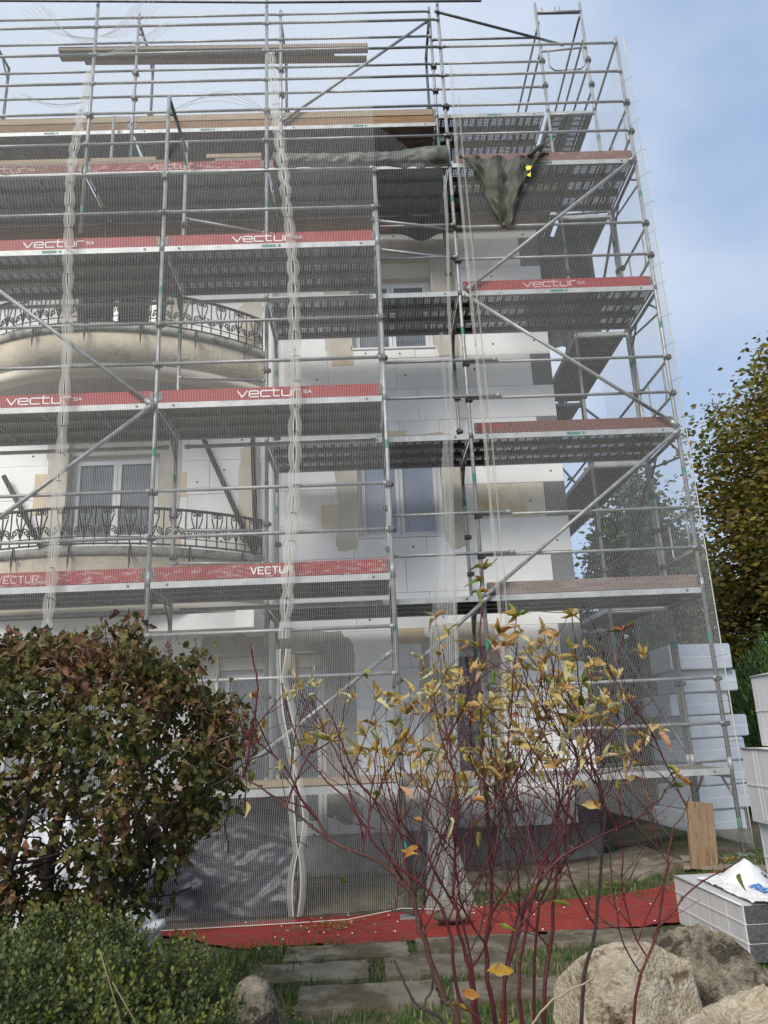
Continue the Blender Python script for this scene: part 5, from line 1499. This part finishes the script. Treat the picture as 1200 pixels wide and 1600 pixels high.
# sprigs sticking out of the top
for (x, z_, n_) in [(-1.33, 2.36, 40), (-1.28, 2.30, 30), (-1.62, 2.26, 26), (-1.98, 2.30, 26), (-1.90, 2.24, 20), (-.96, 2.18, 22), (-.92, 2.10, 16), (-.72, 1.84, 14), (-.70, 1.66, 12), (-.78, 1.45, 14), (-1.5, 2.28, 12), (-1.45, 2.32, 10)]:
    for _ in range(n_): hl.append(Vector((x + rh.gauss(0, .045), 4.25 + rh.gauss(0, .06), z_ - abs(rh.gauss(0, .10)))))
    curly((x + rh.uniform(-.05, .05), 4.3, z_ - .35), (x, 4.25, z_ + .02), .005, .002, 0, .012, 10, 4)
hl.sort(key=lambda p: p.y - .25 * abs(p.z - 1.9))
stuffl = MB()
for i, p in enumerate(hl):
    d = Vector((rh.gauss(0, .6), rh.gauss(0, .6) - .3, rh.uniform(-1.1, .15))).normalized()
    hue = noise.noise(p * 2.6) + .35 * rh.gauss(0, 1)
    up = p.z > 1.9
    hue += .12 * sm(1.5, 2.1, p.z)
    if hue < -.35: s = 1
    elif hue < .05: s = 0
    elif hue < .25: s = 2
    elif hue < .5: s = 3 if up or rh.random() < .5 else 0
    else: s = 4 if rh.random() < .6 else 3
    me = hleaf[s][rh.randrange(5)]; rm = rotm(d, rh.uniform(-1.6, 1.6)); sc_ = rh.uniform(.45, 1.0)
    if i < 300:
        o = link('leaf', me, hz); o.matrix_local = Matrix.Translation(p) @ rm.to_4x4() @ Matrix.Scale(sc_, 4)
    else:
        stuffl.add([tuple(p + rm @ (v.co * sc_)) for v in me.vertices], [tuple(f_.vertices) for f_ in me.polygons], s, True)
stuffl.build('foliage', HAZL, hz, kind='stuff')
for _ in range(60):
    z_ = rh.uniform(-.2, 1); a = rh.uniform(pi, 2 * pi); q = sqrt(max(0, 1 - z_ * z_)); dv = Vector((cos(a) * q, sin(a) * q, z_)); s = hc + hz_surf(dv) * 1.0
    curly(s, s + Vector((rh.uniform(-.14, .14), rh.uniform(-.05, .05), rh.uniform(-.12, .12))), .003, .002, 1, .018, 12, 4)
tr.build('branches', [M['bark'], M['twig_pale']], hz)

# ------------------------------------------------------------------ low evergreen shrub bottom left
rb = random.Random(9)
bx_ = thing('box_shrub', 'low spreading small-leaved evergreen shrub filling the bottom left corner', 'shrub', (-1, 3, 0)); bx_.location = (0, 0, 0)
t = MB(); st = MB()
def bush_h(x, y):
    """top height of the mound"""
    e = sqrt(((x + 1.38) / .88) ** 2 + ((y - 3.05) / .95) ** 2)
    return .42 + .54 * max(0, 1 - e * e) ** .38 * (1 + .16 * noise.noise(Vector((x * 2.6, y * 2.6, 0)))) + .11 * noise.noise(Vector((x * 6, y * 6, 3))) + .05 * noise.noise(Vector((x * 15, y * 15, 3)))
for _ in range(6500):
    x = rb.uniform(-2.2, -.34); y = rb.uniform(2.2, 3.98)
    e = sqrt(((x + 1.38) / .88) ** 2 + ((y - 3.05) / .95) ** 2)
    if e > 1: continue
    zt_ = bush_h(x, y); zc = zt_ - abs(rb.gauss(0, .07)) if rb.random() < .75 else rb.uniform(.4, zt_)
    d = Vector(((x + 1.36) * .5 + rb.gauss(0, .35), (y - 3.05) * .5 + rb.gauss(0, .35) - .15, 1.0)).normalized()
    L_ = rb.uniform(.05, .11); p = Vector((x, y, zc))
    hue = noise.noise(Vector((x * 2.2, y * 2.2, zc * 2)))
    if rb.random() < .12: L_ *= 1.7
    mi = 2 if (hue > .38 and rb.random() < .75) else (1 if rb.random() < .30 + .5 * max(0, hue + .2) else 0)
    st.tube([p - d * .03, p + d * L_], [.0016, .0008], 3, 0, cap=False)
    side = d.orthogonal().normalized(); s2 = d.cross(side)
    nl = 12
    for i in range(nl):
        q = p + d * (L_ * (i + .5) / nl); a = i * 2.4 + rb.uniform(-.3, .3)
        o_ = (side * cos(a) + s2 * sin(a)) * .8 + d * .75; o_.normalize(); ll = rb.uniform(.015, .026); w_ = (d.cross(o_)).normalized() * ll * .28
        t.add([tuple(q), tuple(q + o_ * ll * .55 + w_), tuple(q + o_ * ll), tuple(q + o_ * ll * .55 - w_)], [(0, 1, 2, 3)], mi)
t.build('foliage', BOXL, bx_, kind='stuff'); st.build('twigs', M['bark'], bx_, kind='stuff')
t = MB()
for (x0, z0, x1, z1) in [(-.72, .78, -.80, 1.10), (-.66, .80, -.76, 1.02), (-1.0, .7, -.98, .92)]:
    t.tube([(x0, 2.5, z0), ((x0 + x1) / 2 + .01, 2.48, (z0 + z1) / 2), (x1, 2.45, z1)], .0018, 4)
t.build('dry_stalk', M['grass_dry'], bx_)

# ------------------------------------------------------------------ trees
def leafy(t, P_, s, mi, rr, vert=False):
    a = rr.uniform(0, 2 * pi); b = rr.uniform(-1, 1)
    d1 = Vector((cos(a), sin(a), rr.uniform(-.6, .6))).normalized(); d2 = d1.cross(Vector((rr.gauss(0, 1), rr.gauss(0, 1), rr.gauss(0, 1)))).normalized()
    t.add([tuple(P_ - d1 * s), tuple(P_ + d2 * s * .55), tuple(P_ + d1 * s), tuple(P_ - d2 * s * .55)], [(0, 1, 2, 3)], mi)
def tree(name, label, base, H, crown_c, crown_r, nleaf, ls, mats, wts_, seed, trunk_r=.22, cat='tree', spr=.16, clusters=260):
    rr = random.Random(seed)
    T = thing(name, label, cat, base); T.location = (0, 0, 0)
    b = MB(); base = Vector(base); cc = Vector(crown_c)
    top = Vector((cc.x, cc.y, cc.z + crown_r[2] * .6))
    pts = [base.lerp(top, i / 8) + Vector((rr.gauss(0, .08), rr.gauss(0, .08), 0)) * (i > 0) for i in range(9)]
    b.tube(pts, [trunk_r * (1 - i / 9.5) for i in range(9)], 8, cap=False)
    t = MB()
    cl = []
    for _ in range(clusters):
        z_ = rr.uniform(-.95, 1); a = rr.uniform(0, 2 * pi); q = sqrt(1 - z_ * z_); dv = Vector((cos(a) * q, sin(a) * q, z_))
        k = rr.uniform(.35, 1.0) ** .5 * (1 + .22 * noise.noise(dv * 1.8 + Vector((seed, 0, 0))))
        cl.append(cc + Vector((dv.x * crown_r[0], dv.y * crown_r[1], dv.z * crown_r[2])) * k)
    for i, c in enumerate(cl):
        s = pts[min(8, 2 + int(6 * max(0, min(1, (c.z - base.z) / (top.z - base.z + .01) - .25))))]
        mid = s.lerp(c, .55) + Vector((0, 0, .15)); b.tube([s, mid, c], [.035, .018, .006], 4, cap=False)
        tone = noise.noise(c * .55 + Vector((seed, 1, 2))) 
        for _ in range(nleaf // clusters):
            p = c + Vector((rr.gauss(0, spr * 1.6), rr.gauss(0, spr * 1.6), rr.gauss(0, spr)))
            r_ = rr.random() + tone * .7
            mi = 0
            acc = 0
            for k, w_ in enumerate(wts_):
                acc += w_
                if r_ <= acc: mi = k; break
            else: mi = len(wts_) - 1
            leafy(t, p, ls * rr.uniform(.7, 1.3), mi, rr)
    t.build('crown', mats, T, kind='stuff'); b.build('trunk', M['bark'], T)
    return T
tree('broadleaf_tree', 'tall autumn tree with olive and yellow leaves at the right edge', (10.3, 15.5, 0), 10, (10.4, 15.5, 6.0), (3.15, 3.0, 4.1), 46000, .075, [TREEL[2], TREEL[0], TREEL[1], TREEL[3]], [.28, .42, .22, .08], 3, .25, spr=.24, clusters=520)
tree('broadleaf_tree', 'lower bushy tree filling the gap beneath the tall autumn tree', (9.6, 17.5, 0), 5, (9.9, 17.0, 3.3), (2.6, 2.4, 2.1), 20000, .075, [TREEL[2], TREEL[0], TREEL[3]], [.45, .4, .15], 13, .15, spr=.24, clusters=260)
tree('conifer_tree', 'dark distant conifer seen through the net below the gable decks', (7.9, 22, 0), 9, (7.9, 22, 5.2), (1.5, 1.5, 3.7), 11000, .10, [FARL[0], FARL[1]], [.75, .25], 23, .2, spr=.2, clusters=260)
tree('conifer_tree', 'second distant conifer, right of the dark one behind the corner net', (10.0, 24, 0), 8, (9.9, 24, 4.5), (1.5, 1.5, 3.1), 9000, .10, [FARL[0], FARL[1]], [.4, .6], 24, .2, spr=.2, clusters=220)
tree('conifer_tree', 'broad dark conifer behind the gable scaffold, left of the other conifers', (5.6, 24, 0), 8, (5.6, 24, 3.4), (1.6, 1.6, 3.2), 9000, .10, [FARL[0], FARL[1]], [.8, .2], 25, .2, spr=.22, clusters=220)
# cypress shrubs (feathery)
def cypress(label, c, r, n, seed, group):
    rr = random.Random(seed); T = thing('cypress_shrub', label, 'shrub', c, group=group); T.location = (0, 0, 0)
    t = MB(); c = Vector(c)
    for _ in range(n):
        z_ = rr.uniform(-.2, 1); a = rr.uniform(0, 2 * pi); q = sqrt(max(0, 1 - z_ * z_)); dv = Vector((cos(a) * q, sin(a) * q, z_))
        k = rr.uniform(.5, 1) ** .4 * (1 + .12 * noise.noise(dv * 3 + Vector((seed, 0, 0))))
        p = Vector((c.x + dv.x * r[0] * k, c.y + dv.y * r[1] * k, c.z + dv.z * r[2] * k))
        d = (dv + Vector((rr.gauss(0, .3), rr.gauss(0, .3), .9))).normalized(); L_ = rr.uniform(.05, .13); w_ = d.orthogonal().normalized() * L_ * .14
        w_ = Matrix.Rotation(rr.uniform(0, pi), 3, d) @ w_
        mi = 0 if (noise.noise(p * 2.5) + rr.gauss(0, .3) > -.1) else 1
        t.add([tuple(p), tuple(p + d * L_ * .5 + w_), tuple(p + d * L_), tuple(p + d * L_ * .5 - w_)], [(0, 1, 2, 3)], mi)
    t.build('foliage', CONL, T, kind='stuff')
    b = MB(); b.tube([(c.x, c.y, 0), (c.x, c.y, c.z + r[2] * .6)], .06, 8); b.build('trunk', M['bark'], T)
cypress('bright green feathery cypress right of the corner pole, behind the packs', (6.85, 13.0, .5), (1.25, 1.0, 2.40), 17000, 31, 'feathery cypresses at the right')
cypress('darker feathery cypress at the right edge beneath the autumn tree', (8.1, 12.6, .4), (1.2, 1.0, 2.3), 12000, 32, 'feathery cypresses at the right')
# far hedge and hills closing the view
def mass(name, x0, x1, y, h, n, seed, mats):
    rr = random.Random(seed); t = MB()
    for _ in range(n):
        x = rr.uniform(x0, x1); hh = h * (1 + .35 * noise.noise(Vector((x * .25, seed, 0))) + .12 * noise.noise(Vector((x * 1.1, seed, 4))))
        z_ = hh * rr.random() ** .6; yy = y + rr.uniform(-1, 1) + .5 * noise.noise(Vector((x, z_, 0)))
        leafy(t, Vector((x, yy, z_)), rr.uniform(.12, .26), 0 if noise.noise(Vector((x * .8, z_, seed))) > -.1 else 1, rr)
    t.build(name, mats, kind='stuff')
mass('far_woodland', -30, 45, 34, 4.6, 26000, 41, [FARL[0], FARL[1]])
mass('far_hedge', 3.5, 16, 21, 2.8, 9000, 42, [FARL[0], TREEL[2]])
t = MB(); t.grid(lambda u, v: (-300 + 600 * u, 60 + 120 * v, -1 + 9 * sin(pi * min(1, v * 1.2) / 2) + 2 * nz(u * 6, v * 2, 1)), 60, 10)
t.build('hills', FARL[0], kind='structure')
# thin black cable below the lowest right deck
t = MB(); t.tube([(1.6 + 1.3 * i / 12, MY - .05, 3.06 - .12 * sin(pi * i / 12) - .02) for i in range(13)], .006, 5)
t.build('cable', M['black_pipe'], None, label='thin black cable sagging below the lowest deck of the right bay', cat='cable')
